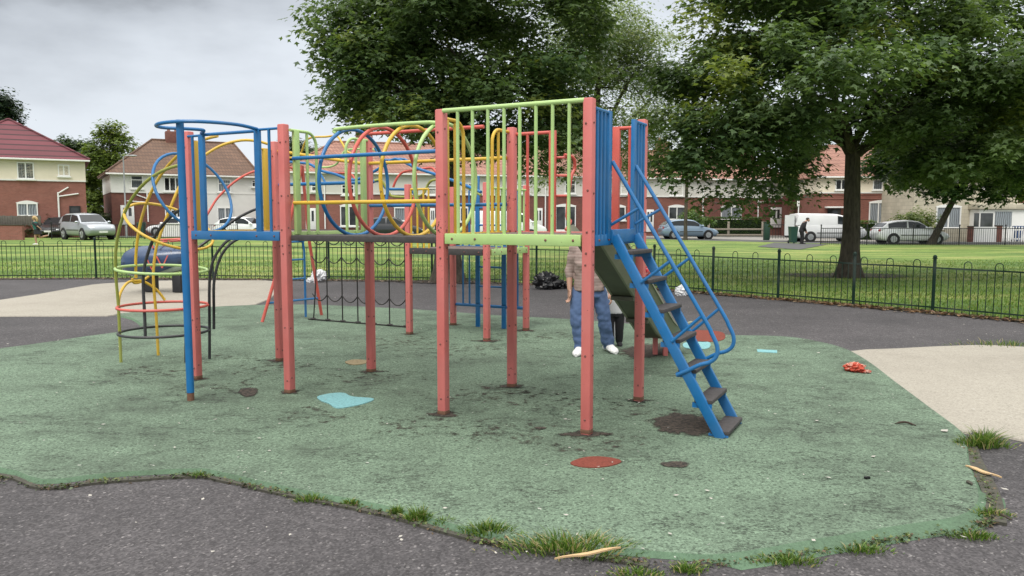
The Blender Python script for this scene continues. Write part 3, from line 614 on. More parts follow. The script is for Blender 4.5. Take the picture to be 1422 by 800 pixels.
part(MB().loft(secw1), 'side_wall', M['slidewall'], so_); part(MB().loft(secw2), 'side_wall', M['slidewall'], so_)
for uu in (.66, .78): part(MB().bar(P(uu, 3.45, ZG), P(uu, 3.45, .235), .05, .05), 'support_leg', M['red'], so_)
def loopbar(u, m):
    pts = [P(u, 1.20, DZ + .02), P(u, 1.30, DZ + .10), P(u - .02, 1.26, 1.62), P(u + .0, 1.30, 1.95), P(u + .02, 1.34, 2.05), P(u + .02, 1.30, 2.14), P(u - .03, 1.22, 2.16)]
    mb = MB().tube(cr(pts, 4), .017, 8)
    for z in (1.80, 1.98, 2.14): mb.tube([P(u, 1.28, z), P(u - .14, 1.22, z)], .013, 8)
    return part(mb, 'grab_handle', m, so_)
loopbar(.53, M['redpole']); loopbar(.96, M['redpole'])

# fireman's pole and the loop that holds it
gp = G(265, 556, ZG)
part(MB().tube([gp + Vector((0, 0, .07)), Vector((gp.x - .005, gp.y + .0, 2.42))], .037, 14).tube([gp, gp + Vector((0, 0, .08))], .034, 12, mi=1), 'pole', [M['blue'], M['rust']])
def onz(px, py, z): d = ray(px, py); return Vector((0, 0, HC)) + d * ((z - HC) / d.z)
gt = Vector((gp.x, gp.y, 2.40))
loop = [P(-1.94, -.02, 2.39), gt + Vector((.42, .16, 0)), gt + Vector((.22, -.04, 0)), gt + Vector((.0, -.055, 0)), gt + Vector((-.20, .07, 0)), gt + Vector((-.32, .26, 0)), gt + Vector((-.30, .40, 0)), gt + Vector((-.16, .46, 0)), gt + Vector((-.04, .58, .0)), P(-2.655, -.02, 2.39)]
part(MB().tube(cr(loop, 5), .018, 10), 'pole_loop', M['blue'])

part(MB().tube([P(-2.655, -.02, 2.375), P(-1.94, -.02, 2.375)], .018, 10), 'top_rail', M['blue'])
# curved tube climber on the left
uc, vc, zc, Rr, rr = -3.99, .53, .98, 1.0, .46
def el(s, th, k=1.0):          # s<=0: vertical part (z = zc + s); s in 0..1 : quarter bend
    if s <= 0: c = (uc, zc + s); e = (-1, 0)
    else:
        a = s * math.pi / 2; c = (uc + Rr - Rr * math.cos(a), zc + Rr * math.sin(a)); e = (-math.cos(a), math.sin(a))
    x = rr * k * math.cos(th); return P(c[0] + e[0] * x, vc + rr * k * math.sin(th), c[1] + e[1] * x)
def ringtube(s, m, nm='climber_hoop', tilt=0):
    n = 36; return MB().tube([el(s, 2 * math.pi * i / n) for i in range(n)], .0175, 9, True), nm, m
def legtube(th, s0, s1, m):
    n = 26; return MB().tube([el(s0 + (s1 - s0) * i / n, th) for i in range(n + 1)], .0185, 9), 'climber_tube', m
zb = ZG - zc
b0 = [(220, 497, 8.84), (217, 440, 8.84), (213, 385, 8.84), (216, 350, 8.86), (222, 328, 8.88), (236, 290, 8.92), (255, 247, 9.0), (272, 226, 9.05), (288, 213, 9.1), (310, 201, 9.15), (335, 195, 9.2), (357, 196, 9.25), (375, 201, 9.3)]
co = part(MB().tube(cr([at(*q) for q in b0], 4), .0185, 9), 'curved_climber', M['yellow'], label='tall bent cage of yellow, green, black and red tubes')
# P1 is near/outer: theta positive sin is +v (far), so near = negative
def addc(t, rust=None):
    return part(t[0], t[1], M[t[2]], co)
n = 26; addc((MB().tube([el(zb + (.93 - zb) * i / n, R(-38 - 34 * sstep(.3, 1, i / n))) for i in range(n + 1)], .0185, 9), 'climber_tube', 'olive')); addc(legtube(R(2), -.05, .96, 'yellow'))
addc((MB().tube(cr([at(*q) for q in [(291, 503, 8.6), (291, 450, 8.6), (291, 392, 8.6), (296, 362, 8.62), (309, 341, 8.66), (322, 331, 8.7), (340, 326, 8.76)]], 4), .0185, 9), 'climber_tube', 'black')); addc((MB().tube(cr([at(*q) for q in [(297, 457, 8.75), (297, 430, 8.75), (297, 395, 8.75), (301, 372, 8.77), (309, 352, 8.8), (322, 337, 8.85), (338, 329, 8.9)]], 4), .0185, 9), 'climber_tube', 'black')); addc((MB().tube(cr([at(*q) for q in [(202, 470, 8.05), (201, 440, 8.05), (199, 384, 8.05), (206, 350, 8.04), (217, 325, 8.02), (235, 303, 8.0), (254, 289, 7.98), (275, 281, 7.97)]], 4), .0185, 9), 'climber_tube', 'black'))
for s, m in ((.36 - zc, 'black'), (.64 - zc, 'redpole'), (1.02 - zc, 'green'), (.36, 'yellow'), (.70, 'blue')): addc(ringtube(s, m))
# small yellow arch doorway at the foot
dn = [el(.66 - zc, R(-38)), el(.78 - zc, R(-30)), el(.88 - zc, R(-14)), el(.90 - zc, R(0)), el(.88 - zc, R(14)), el(.78 - zc, R(30)), el(.66 - zc, R(40))]
addc((MB().tube(cr(dn, 4), .0175, 9), 'climber_tube', 'yellow'))
dn = [el(-.05, R(-4)), el(-.10, R(-2)), el(-.10, R(8)), el(-.04, R(20))]
addc((MB().tube(cr(dn, 4), .0165, 9), 'climber_tube', 'yellow'))

def trace(pts, m, r=.0175, name='loop_tube', parent=None, k=4):
    return part(MB().tube(cr([at(*p) for p in pts], k), r, 9), name, M[m], parent)
# overhead loop ladder between the far platform and the splayed end frame
af1, af2 = P(-5.47, 3.39, ZG), P(-5.27, 4.48, ZG); ap = P(-5.10, 3.93, 2.40)
ef = part(MB().tube([af1, af1 + (ap - af1) * .5 + AV * .06, ap], .028, 10).tube([af2, af2 + (ap - af2) * .5 - AV * .06, ap], .028, 10), 'end_frame', M['redpole'])
fr = lambda f, a, b: a + (b - a) * f
mb = MB()
for f in (.12,): mb.tube([fr(f, af1, ap), fr(f, af2, ap)], .019, 8)
pA, pB = fr(.72, af1, af2), fr(.36, af1, af2); pA.z = pB.z = ZG
mb.tube([pA, pA + AZ * 1.05, pA + AZ * 1.2 - AV * .03, pA + AZ * 1.27 - AV * .15], .021, 9); mb.tube([pB, pB + AZ * 1.27], .021, 9)
for z in (.62, .92, 1.2): mb.tube([pA + AZ * z, pB + AZ * z], .017, 8)
part(mb, 'rung_ladder', M['blue'], ef)
ol = trace([(403, 225, 12.2), (414, 226, 12.0), (430, 228, 11.9), (446, 237, 11.7), (466, 242, 11.5), (492, 250, 11.4), (520, 238, 11.2), (545, 222, 11.0), (556, 223, 10.9), (580, 234, 10.7), (607, 243, 10.5), (640, 255, 10.3), (668, 267, 10.0)], 'blue', .024, 'overhead_ladder')
ol['label'] = 'overhead ladder of wavy blue, red, yellow and green tubes'
trace([(402, 219, 12.3), (412, 218, 12.2), (419, 211, 12.1), (424, 197, 12.0), (433, 191, 11.9), (452, 190, 11.8), (467, 189, 11.7), (474, 197, 11.6), (481, 209, 11.5), (488, 213, 11.4), (503, 214, 11.3), (530, 212, 11.2)], 'yellow', parent=ol)
trace([(441, 232, 12.1), (456, 232, 12.0), (467, 228, 11.9), (473, 219, 11.8), (480, 209, 11.8), (498, 207, 11.7), (520, 208, 11.6), (530, 220, 11.6)], 'green', parent=ol)
trace([(438, 230, 11.8), (446, 243, 11.7), (452, 254, 11.6)], 'blue', parent=ol)
trace([(440, 236, 12.2), (458, 240, 12.1), (484, 241, 12.0), (492, 247, 11.9), (495, 258, 11.8)], 'redpole', parent=ol)
trace([(520, 205, 11.3), (526, 215, 11.3), (535, 222, 11.2), (562, 221, 11.2), (575, 234, 11.1)], 'blue', parent=ol)
trace([(546, 260, 10.9), (551, 248, 10.9), (560, 239, 10.9), (578, 236, 10.8), (598, 233, 10.8), (605, 238, 10.7), (611, 246, 10.7)], 'redpole', .02, parent=ol)
trace([(512, 258, 11.3), (520, 252, 11.2), (530, 253, 11.2), (537, 262, 11.2), (560, 263, 11.0), (571, 265, 11.0), (577, 272, 11.0)], 'blue', .022, parent=ol)
trace([(520, 251, 10.8), (530, 251, 10.8), (540, 268, 10.8), (548, 273, 10.8), (578, 273, 10.7), (588, 269, 10.6), (594, 257, 10.6), (602, 250, 10.5), (624, 249, 10.5), (640, 256, 10.4), (668, 271, 10.2)], 'olive', .02, parent=ol)
trace([(285, 303, 11.55), (293, 289, 11.6), (303, 274, 11.7), (325, 253, 11.8), (345, 241, 12.0), (362, 236, 12.1), (385, 232, 12.2), (404, 233, 12.3), (411, 240, 12.4)], 'redpole', .02, parent=ol)
part(MB().tube(cr([at(258, 508, 8.4), at(258, 440, 8.4), at(258, 385, 8.42), at(269, 351, 8.5), at(290, 333, 8.6), at(310, 317, 8.7), at(330, 303, 8.8), at(357, 290, 8.95), at(385, 285, 9.1)], 4), .0185, 9), 'climber_tube', M['black'], co)

# chain net
mb = MB()
nu = [(-4.95 + i * .293) for i in range(7)]
for i, u in enumerate(nu):
    uu = u if i else u + .07
    mb.tube([P(uu + random.uniform(-.02, .02) + (.05 if i == 0 else 0), 3.93, 1.34), P(uu, 3.93, .6), P(uu - (.06 if i == 0 else 0), 3.93, .04)], .0115, 6)
for z in (1.30, 1.02, .44):
    for a, b_ in zip(nu, nu[1:]):
        mb.tube([P(a + (b_ - a) * t, 3.93, z - .10 * 4 * t * (1 - t)) for t in [i / 8 for i in range(9)]], .0095, 6)
mb.tube([P(nu[0] - .1, 3.93, ZG + .012), P(nu[-1] + .05, 3.93, ZG + .012)], .012, 6)
mb.tube([P(-5.1, 3.93, 1.36), P(-2.8, 3.93, 1.36)], .012, 6)
for u in nu: mb.ball(P(u, 3.93, ZG + .02), (.05, .03, .02), 6, 4)
part(mb, 'chain_net', M['chain'])
# far platform railings
railing([P(-2.70, 3.39, 1.98), P(-2.42, 3.39, 1.98)], .018, M['yellow'], [(-2.70, 3.39, 1.98), (-2.60, 3.39, 1.98), (-2.50, 3.39, 1.98), (-2.42, 3.39, 1.98)], 1.17, 'yellow panel on the low far platform')
railing([P(-1.51, 3.46, 1.98), P(-1.50, 4.42, 1.98)], .018, M['green'], [(-1.51, 3.58 + i * .155, 1.98) for i in range(6)], 1.15, 'lime railing on the low far platform')
bl = railing([P(-2.70, 4.50, .34), P(-1.58, 4.50, .34)], .026, M['blue'], [(u, 4.50, 2.0) for u in (-2.58, -2.47, -1.80, -1.68)], .34, 'blue ladder panel below the far platform', [(-2.33, 4.50, 2.2, AX1), (-1.90, 4.50, 2.0, AX1)])
for u in (-2.33, -1.90): part(MB().box(P(u, 4.50, .2), (.032, .016, .18), (AU, AV, AZ), 0, .004), 'leg', M['blue'], bl)
for z in (.62, .90, 1.5, 1.75): part(MB().tube([P(-2.33, 4.50, z), P(-1.90, 4.50, z)], .015, 8), 'rung', M['blue'], bl)
MB.tube = _tube0
# ------------------------------------------------------------------ bow-topped park fence
def bow_fence(label, pts, h0, h1, posts_px, first_bow=0):
    a0, aN = pts[0], pts[-1]
    f = thing('park_fence', label, 'fence', (a0.x, a0.y, 0), group='bow-topped railings round the playground')
    cum = [0]
    for p, q in zip(pts, pts[1:]): cum.append(cum[-1] + (q - p).length)
    T = cum[-1]
    def pt(s):
        s = min(max(s, 0), T)
        for i in range(len(pts) - 1):
            if s <= cum[i + 1] + 1e-6:
                k = (s - cum[i]) / (cum[i + 1] - cum[i]); return pts[i].lerp(pts[i + 1], k)
        return pts[-1]
    def hh(s): return h0 + (h1 - h0) * s / T
    ps = [0] + [s for s in posts_px] + [T]
    for s in ps:
        p = pt(s); h = hh(s) * 1.03; z = gz(p.x, p.y)
        mb = MB().tube([p + AZ * z, p + AZ * (z + h)], .027, 10); mb.ball(p + AZ * (z + h + .03), .034, 10, 6); mb.tube([p + AZ * (z + h), p + AZ * (z + h + .012)], .042, 10)
        part(mb, 'fence_post', M['fence'], f)
    for a, b in zip(ps, ps[1:]):
        n = max(4, round((b - a) / .118)); mb = MB(); st = (b - a) / n
        off = random.randint(0, 1)
        for z_ in (.10, -.10):
            q = [pt(a + (b - a) * i / 6) for i in range(7)]
            for p1, p2 in zip(q, q[1:]):
                s1 = a; zz = (.10 if z_ > 0 else hh((a + b) / 2) * .86)
                mb.bar(p1 + AZ * (gz(p1.x, p1.y) + zz), p2 + AZ * (gz(p2.x, p2.y) + zz), .008, .024)
        i = 1
        while i < n:
            s = a + st * i; p = pt(s); h = hh(s); z = gz(p.x, p.y); tilt = random.uniform(-.008, .008)
            if (i + off) % 4 == 1 and i + 1 < n:
                p2 = pt(s + st); r = (p2 - p).length / 2; mid = (p + p2) / 2; d = (p2 - p).normalized()
                arc = [p + AZ * (z + .03)] + [mid + d * (-r * math.cos(t)) + AZ * (z + h - r + r * math.sin(t)) for t in [math.pi * k / 8 for k in range(9)]] + [p2 + AZ * (z + .03)]
                mb.tube(arc, .0072, 6); i += 2
            else:
                mb.tube([p + AZ * (z + .03), p + d_up(tilt) + AZ * (z + h * .87)], .0068, 6); i += 1
        part(mb, 'railing_panel', M['fence'], f)
def d_up(t): return Vector((t, 0, 0))
def spx(pts, pxs):
    out = []; cum = 0
    for p, q in zip(pts, pts[1:]):
        for px in pxs:
            d = ray(px, 390); d = Vector((d.x, d.y)); # intersect in plan
            e = (q - p); den = d.x * e.y - d.y * e.x
            if abs(den) < 1e-9: continue
            k = (p.y * d.x - p.x * d.y) / -den if den else 0
            if 0 <= k < 1: out.append(cum + k * e.length)
        cum += (q - p).length
    return sorted(out)
bow_fence('dark green bow-topped fence behind the climbing frame, longer left run', FL, 1.02, .98, spx(FL, [-190, -28, 134, 296, 457, 600, 745]))
bow_fence('dark green bow-topped fence curving forward on the right, past the big tree', FR, .93, .88, spx(FR, [990, 1081, 1186, 1297, 1440]))
# ------------------------------------------------------------------ trees
LEAF6 = np.array([(0, 0, 0), (.42, -.56, -.12), (.50, -.20, -.02), (1, 0, -.14), (.50, .20, -.02), (.42, .56, -.12)], np.float32)
def leaves(C, size, cols, dirs=None, droop=.35, upb=.9, jit=.35, aspect=1.0):
    """C (n,3) leaf bases -> V, F, col"""
    n = len(C)
    nrm = rng.normal(0, 1, (n, 3)) * .42; nrm[:, 2] = np.abs(nrm[:, 2]) + upb
    if dirs is not None: nrm += dirs * .45
    nrm /= np.linalg.norm(nrm, axis=1, keepdims=True)
    t = rng.normal(0, 1, (n, 3)); t[:, 2] -= droop
    if dirs is not None: t += dirs * .8
    t -= nrm * (t * nrm).sum(1, keepdims=True); t /= np.linalg.norm(t, axis=1, keepdims=True) + 1e-9
    s = np.cross(nrm, t); sz = size * (1 + rng.uniform(-jit, jit, n))
    V = C[:, None, :] + sz[:, None, None] * (LEAF6[None, :, 0:1] * t[:, None, :] + LEAF6[None, :, 1:2] * aspect * s[:, None, :] + LEAF6[None, :, 2:3] * nrm[:, None, :])
    b = np.arange(n)[:, None] * 6
    F = np.concatenate([b + np.array([0, 1, 2, 3]), b + np.array([0, 3, 4, 5])], 0)
    return V.reshape(-1, 3), F, np.repeat(cols, 6, 0)
def crown_points(lobes, n_twigs, per, twig, pad=24, padr=.85):
    """lobes: (centre, radii, weight). twigs sit toward the outside of the lobes, leaves along each twig"""
    w = np.array([l[2] for l in lobes], float); w /= w.sum(); idx = rng.choice(len(lobes), n_twigs, p=w)
    c = np.array([l[0] for l in lobes], float)[idx]; r = np.array([l[1] for l in lobes], float)[idx]
    d = rng.normal(0, 1, (n_twigs, 3)); d /= np.linalg.norm(d, axis=1, keepdims=True)
    rad = rng.uniform(.25, 1, n_twigs) ** .38 * rng.uniform(.88, 1.04, n_twigs)
    npad = max(6, n_twigs // pad); pc = (c + d * r * rad[:, None])[:npad]; pdir = d[:npad]; pid = rng.integers(0, npad, n_twigs)
    ps = rng.uniform(.6, 1.45, npad)[pid][:, None] * np.array([padr, padr, padr * .30]); e = rng.normal(0, 1, (n_twigs, 3)); e *= (rng.random(n_twigs) ** .45 / np.linalg.norm(e, axis=1))[:, None]
    base = pc[pid] + e * ps; base[:, 2] -= .30 * padr * (e[:, 0] ** 2 + e[:, 1] ** 2); d = pdir[pid]
    td = d * .6 + np.stack([e[:, 0], e[:, 1], e[:, 2] * .4], 1) + rng.normal(0, .55, (n_twigs, 3)); td[:, 2] -= .15; td /= np.linalg.norm(td, axis=1, keepdims=True)
    k = rng.uniform(-.4, 1, (n_twigs, per)); C = base[:, None, :] + td[:, None, :] * (k * twig)[..., None] + rng.normal(0, twig * .30, (n_twigs, per, 3))
    return C.reshape(-1, 3), np.repeat(td, per, 0), np.repeat(pid, per)
def leafcols(tw, dark, light, yel, nt_):
    k = np.clip(rng.normal(.42, .26, nt_), 0, 1)[tw] * .7 + rng.uniform(0, .45, len(tw)); k = np.clip(k, 0, 1)[:, None]
    c = np.array(dark) * (1 - k) + np.array(light) * k
    y = (rng.random(nt_) < .05)[tw][:, None] * rng.uniform(.3, .9, (len(tw), 1)); return c * (1 - y) + np.array(yel) * y
def limb(mb, a, b, r0, r1, n=7, wob=.12, up=.2):
    a, b = Vector(a), Vector(b); l = (b - a).length; pts, rs = [], []
    ox, oy = random.uniform(-1, 1), random.uniform(-1, 1)
    for i in range(n + 1):
        t = i / n; p = a.lerp(b, t); s = math.sin(t * math.pi)
        p += Vector((ox * wob * l * s * .5 + random.uniform(-1, 1) * .012 * l, oy * wob * l * s * .5 + random.uniform(-1, 1) * .012 * l, up * l * s * .4)); pts.append(p); rs.append(r0 + (r1 - r0) * t)
    mb.tube(cr(pts, 2), [rs[min(int(i / 2), n)] for i in range(2 * n + 1)], 9); return pts
def tree(name, label, base, r0, fork, lobes, ntw, per, twig, leaf, dark, light, yel=(.22, .26, .05), trunk=True, flare=1.5, lean=(0, 0), limbs=None, top=None, group=None, mat='leaf', droop=.35, cat='tree', aspect=1.0, wob=.02, pad=24):
    base = Vector(base); t = thing(name, label, cat, base, group=group)
    mb = MB(); fk = base + Vector((lean[0], lean[1], fork))
    if trunk:
        secs = []; nn = 18; k = 12
        ph = [random.uniform(0, 6.28) for _ in range(3)]
        for i in range(k + 1):
            q = i / k; c = base.lerp(fk, q) + Vector((math.sin(q * 5 + ph[0]) * wob, math.cos(q * 4 + ph[1]) * wob, 0)) * (q > 0)
            c.z -= .05 * (i == 0); rr_ = r0 * (1 + (flare - 1) * math.exp(-q * fork / .35)) * (1 - .22 * q)
            secs.append([c + Vector((math.cos(a), math.sin(a), 0)) * rr_ * (1 + .05 * math.sin(5 * a + ph[2]) * (1 + 2 * math.exp(-q * fork / .3)) + random.uniform(-.025, .025)) for a in [2 * math.pi * j / nn for j in range(nn)]])
        mb.loft(secs)
    for (L0, rad, w) in (limbs or [(l[0], None, 0) for l in lobes][:7]):
        e = Vector(L0); s_ = fk - Vector((0, 0, random.uniform(.0, .25) * fork * .5)); l1 = limb(mb, s_, s_.lerp(e, .92), r0 * random.uniform(.42, .55), r0 * .10)
        for q in (3, 4, 5, 6):
            d2 = Vector((random.uniform(-1, 1), random.uniform(-1, 1), random.uniform(-.2, .8))) * (e - s_).length * .35
            limb(mb, l1[q], l1[q] + d2, r0 * .14, r0 * .04, 5)
    part(mb, 'trunk', M['bark'], t)
    C, D, tw = crown_points(lobes, ntw, per, twig, pad)
    ok = C[:, 2] > base.z + .5; C, D, tw = C[ok], D[ok], tw[ok]
    V, F, c = leaves(C, leaf, leafcols(tw, dark, light, yel, ntw), D, droop, aspect=aspect)
    np_mesh('crown', V, F, M[mat], t, c)
    return t
def lb(px, py, Y, rx, ry, rz, w=None):
    c = at(px, py, Y); return ((c.x, c.y, c.z), (rx, ry, rz), w if w else rx * rz + .3)
DK, LT = (.048, .094, .040), (.168, .240, .098)
# left big sycamore behind the tunnel
b = G(622, 392)
tree('sycamore_tree', 'big sycamore straight behind the climbing frame, its trunk hidden by a coral post', b, .31, 3.6,
     [lb(575, 100, 19.3, 1.6, 2.0, 1.15), lb(640, 60, 19.0, 2.2, 2.2, 1.7), lb(735, 60, 19.6, 2.0, 2.2, 1.7), lb(545, 40, 19.6, 1.1, 1.8, 1.0), lb(505, 92, 19.4, .75, 1.3, .75), lb(545, 148, 19.2, .95, 1.3, .5), lb(500, 55, 19.6, .6, 1.1, .6), lb(512, 5, 19.6, .7, 1.2, .7), lb(600, -40, 19.6, 2.1, 2.4, 1.5), lb(720, -60, 19.6, 2.3, 2.4, 1.6), lb(640, -140, 19.6, 2.0, 2.2, 1.5),
      lb(520, 125, 19.2, .75, 1.4, .5), lb(600, 160, 18.8, 1.4, 1.5, .6), lb(700, 155, 18.8, 1.6, 1.6, .75), lb(790, 120, 19.5, 1.1, 1.5, 1.0), lb(760, 195, 19.5, 1.2, 1.4, .7), lb(690, 205, 19.6, 1.0, 1.2, .45)],
     4500, 15, .36, .140, DK, LT)
# big sycamore on the right
b = G(1178, 386)
tree('sycamore_tree', 'biggest sycamore on the right with a thick bare trunk just beyond the fence', b, .235, 3.55,
     [lb(1005, 140, 19.0, 1.7, 2.0, 1.3), lb(1090, 110, 18.0, 1.8, 2.0, 1.3), lb(1035, 45, 20.0, 1.6, 2.2, 1.4), lb(1120, 10, 19.0, 2.2, 2.4, 1.6), lb(1250, 60, 18.5, 2.2, 2.4, 1.5), lb(1370, 60, 19.0, 2.2, 2.4, 1.7), lb(1330, 160, 19.5, 2.2, 2.4, 1.3), lb(1440, 150, 20.0, 1.8, 2.2, 1.7), lb(1180, 105, 16.6, 1.2, 1.4, .65),
      lb(1180, -60, 20.5, 2.8, 3.0, 1.8), lb(1300, -80, 20.5, 2.8, 3.0, 1.8), lb(1095, -80, 20.5, 2.0, 3.0, 1.6), lb(985, 190, 18.6, 1.0, 1.3, .55), lb(1055, 200, 18.8, 1.0, 1.3, .5), lb(1035, 250, 18.6, .75, .9, .38), lb(958, 214, 18.8, .75, 1.0, .42), lb(1085, 232, 20, .6, 1.0, .34), lb(945, 180, 19.5, .7, 1.0, .75), lb(1122, 160, 20.5, .7, 1.2, .45), lb(1275, 215, 21.5, .9, 1.4, .5), lb(1340, 222, 21.0, 1.3, 1.5, .55), lb(1420, 226, 21.0, 1.0, 1.5, .55), lb(1240, 155, 22.0, 1.1, 1.4, .5), lb(940, 105, 20.5, .5, 1.0, .5)],
     6700, 15, .38, .150, DK, LT, flare=1.75)
# paler tree further back between the two
b = G(832, 369); b.z = gz(b.x, b.y)
tree('ash_tree', 'pale grey-green feathery tree standing further back between the two sycamores', (b.x, 30, gz(b.x, 30)), .26, 3.4,
     [lb(830, 60, 30, 1.9, 2.0, 1.7), lb(885, 90, 30, 1.5, 2.0, 1.6), lb(838, 42, 30, 1.5, 2.0, 1.2), lb(800, 130, 30, 1.5, 2.0, 1.5), lb(880, 165, 30, 1.5, 1.8, 1.3), lb(830, 200, 30, 1.5, 1.8, 1.0), lb(915, 125, 31, .9, 1.4, 1.2), lb(790, 30, 30.5, 1.2, 1.5, 1.0), lb(900, 215, 30, .8, 1.2, .7), lb(780, 215, 30.5, 1.2, 1.4, .8), lb(905, 68, 31, .7, 1.0, .8)],
     3300, 14, .5, .13, (.085, .14, .062), (.30, .36, .20), (.3, .32, .15), aspect=.6)
# leaning tree at the far right
b = at(1292, 339, 47); b.z = gz(b.x, b.y)
tree('leaning_tree', 'slim leaning tree in front of the silver hatchback on the far lawn', b, .22, 3.1,
     [lb(1305, 212, 46, 2.8, 2.5, 1.6), lb(1380, 222, 46, 2.6, 2.5, 1.5), lb(1250, 222, 46, 1.4, 2.0, 1.2), lb(1425, 236, 46, 2.0, 2.2, 1.1), lb(1330, 160, 46, 3.6, 2.5, 2.2), lb(1260, 180, 46, 2.6, 2.2, 1.9), lb(1325, 252, 45.5, 1.2, 1.6, .45), lb(1400, 262, 45.5, 1.2, 1.6, .4)],
     2300, 12, .6, .30, (.02, .05, .018), (.065, .12, .034), flare=1.35, lean=(1.45, 0.0))
# distant trees behind the houses
def far_tree(name, label, lobes, base_px, Y, leaf, ntw, dark, light, r=.3, fork=3.0, group=None, **k):
    b = at(base_px, 320, Y); b.z = .2
    tree(name, label, b, r, fork, lobes, int(ntw * 1.7), 12, .6, leaf, dark, light, group=group, pad=7, **k)
far_tree('cypress_tree', 'bright green pointed tree behind the brown-roofed house', [lb(154, 205, 80, 1.6, 1.6, 2.6), lb(152, 190, 80, .9, 1.0, 1.6), lb(140, 222, 80, 1.6, 1.6, 1.6), lb(168, 218, 80, 1.4, 1.6, 1.8), lb(154, 250, 80, 2.4, 2, 2.6), lb(125, 270, 80, 2.2, 1.5, 2.6), lb(145, 290, 80, 2.6, 1.5, 2.2)], 154, 80, .34, 700, (.07, .12, .028), (.19, .25, .06))
far_tree('dark_tree', 'low dark tree between the maroon roof and the pointed green tree', [lb(100, 212, 84, 1.6, 1.6, 1.3), lb(120, 214, 84, 1.6, 1.6, 1.2), lb(85, 205, 84, 1.1, 1.4, .9), lb(110, 245, 84, 2.5, 2, 2.5)], 105, 84, .34, 500, (.022, .05, .02), (.06, .10, .03))
far_tree('pine_tree', 'dark pine poking above the maroon roof at the left edge', [lb(-4, 152, 70, 1.0, 1.2, 1.0), lb(2, 138, 70, .55, .8, .9), lb(10, 160, 70, .7, .8, .35), lb(-6, 190, 70, 1.3, 1.4, 1.8)], -5, 70, .26, 420, (.014, .032, .02), (.035, .06, .03))
far_tree('dark_tree', 'tall narrow dark evergreen between the white house and the terrace', [lb(405, 215, 72, .8, 1, 1.8), lb(404, 250, 72, .9, 1, 2.2), lb(404, 290, 72, 1.0, 1, 2.0), lb(398, 235, 72, .6, .8, 1.2)], 404, 72, .26, 420, (.014, .032, .014), (.045, .075, .024))
far_tree('bushy_tree', 'light bushy treetop above the left end of the terrace roof', [lb(432, 216, 90, 1.6, 1.6, 1.0), lb(445, 222, 90, 1.3, 1.6, .8), lb(422, 225, 90, 1.3, 1.4, 1.2)], 432, 90, .34, 300, (.04, .07, .025), (.1, .14, .05), fork=6)
far_tree('bushy_tree', 'green bushy tree filling the gap between the terrace and the next house', [lb(1118, 245, 68, 1.5, 1.4, 2.3), lb(1122, 285, 68, 1.5, 1.4, 1.9), lb(1112, 215, 69, 1.2, 1.4, 1.6), lb(1124, 200, 69, 1.0, 1.4, 1.6)], 1118, 68, .3, 620, (.03, .07, .022), (.11, .17, .05))
# ivy-clad bare pole of a young tree on the lawn
b = at(952, 332, 55); b.z = gz(b.x, b.y)
tree('young_tree', 'thin straight young tree in front of the pale blue car', b, .13, 4.6, [lb(952, 222, 55, .8, .9, .7), lb(956, 205, 55, 1.0, 1.0, .9)], 260, 12, .5, .2, DK, LT, flare=1.2, limbs=[((b.x, b.y, 6.0), None, 0)])
# shrubs and hedges by the road
def shrub(name, label, lobes, base_px, Y, leaf, ntw, dark, light, cat='shrub', group=None, per=10, tw=.3):
    b = at(base_px, 325, Y); b.z = gz(b.x, b.y); t = thing(name, label, cat, b, group=group)
    mb = MB()
    for l in lobes: limb(mb, b, Vector(l[0]), .04, .015, 5)
    part(mb, 'stem', M['bark'], t)
    C, D, twi = crown_points(lobes, ntw, per, tw); ok = C[:, 2] > b.z; C, D, twi = C[ok], D[ok], twi[ok]
    V, F, c = leaves(C, leaf, leafcols(twi, dark, light, (.2, .22, .06), ntw), D); np_mesh('foliage', V, F, M['leaf'], t, c); return t
shrub('shrub', 'dark bush behind the running girl at the far left', [lb(50, 314, 56, .9, .8, .6), lb(65, 312, 56, .7, .8, .55), lb(40, 316, 56, .6, .8, .5)], 53, 56, .16, 330, (.014, .03, .012), (.05, .075, .02))
shrub('shrub', 'rounded green bush between the silver car and the white front door', [lb(152, 303, 62, .9, .8, .75), lb(160, 308, 62, .8, .8, .65), lb(145, 310, 62, .7, .8, .5)], 153, 62, .18, 330, (.03, .065, .02), (.1, .16, .04))
shrub('shrub', 'bright green bush against the cream stone house', [lb(1266, 300, 54, .8, .7, .6), lb(1278, 306, 54, .7, .7, .7), lb(1258, 305, 54, .6, .7, .5), lb(1270, 312, 54, .9, .7, .6)], 1269, 54, .16, 380, (.05, .10, .025), (.17, .22, .05))
shrub('shrub', 'small light green bush above the pale blue car', [lb(968, 298, 66, .8, .7, .5), lb(962, 302, 66, .7, .7, .5)], 966, 66, .18, 220, (.05, .11, .03), (.14, .22, .06))
M['hedge_core'] = flat('hedge_inside', (.016, .032, .012), .95, 0, .5, 20)
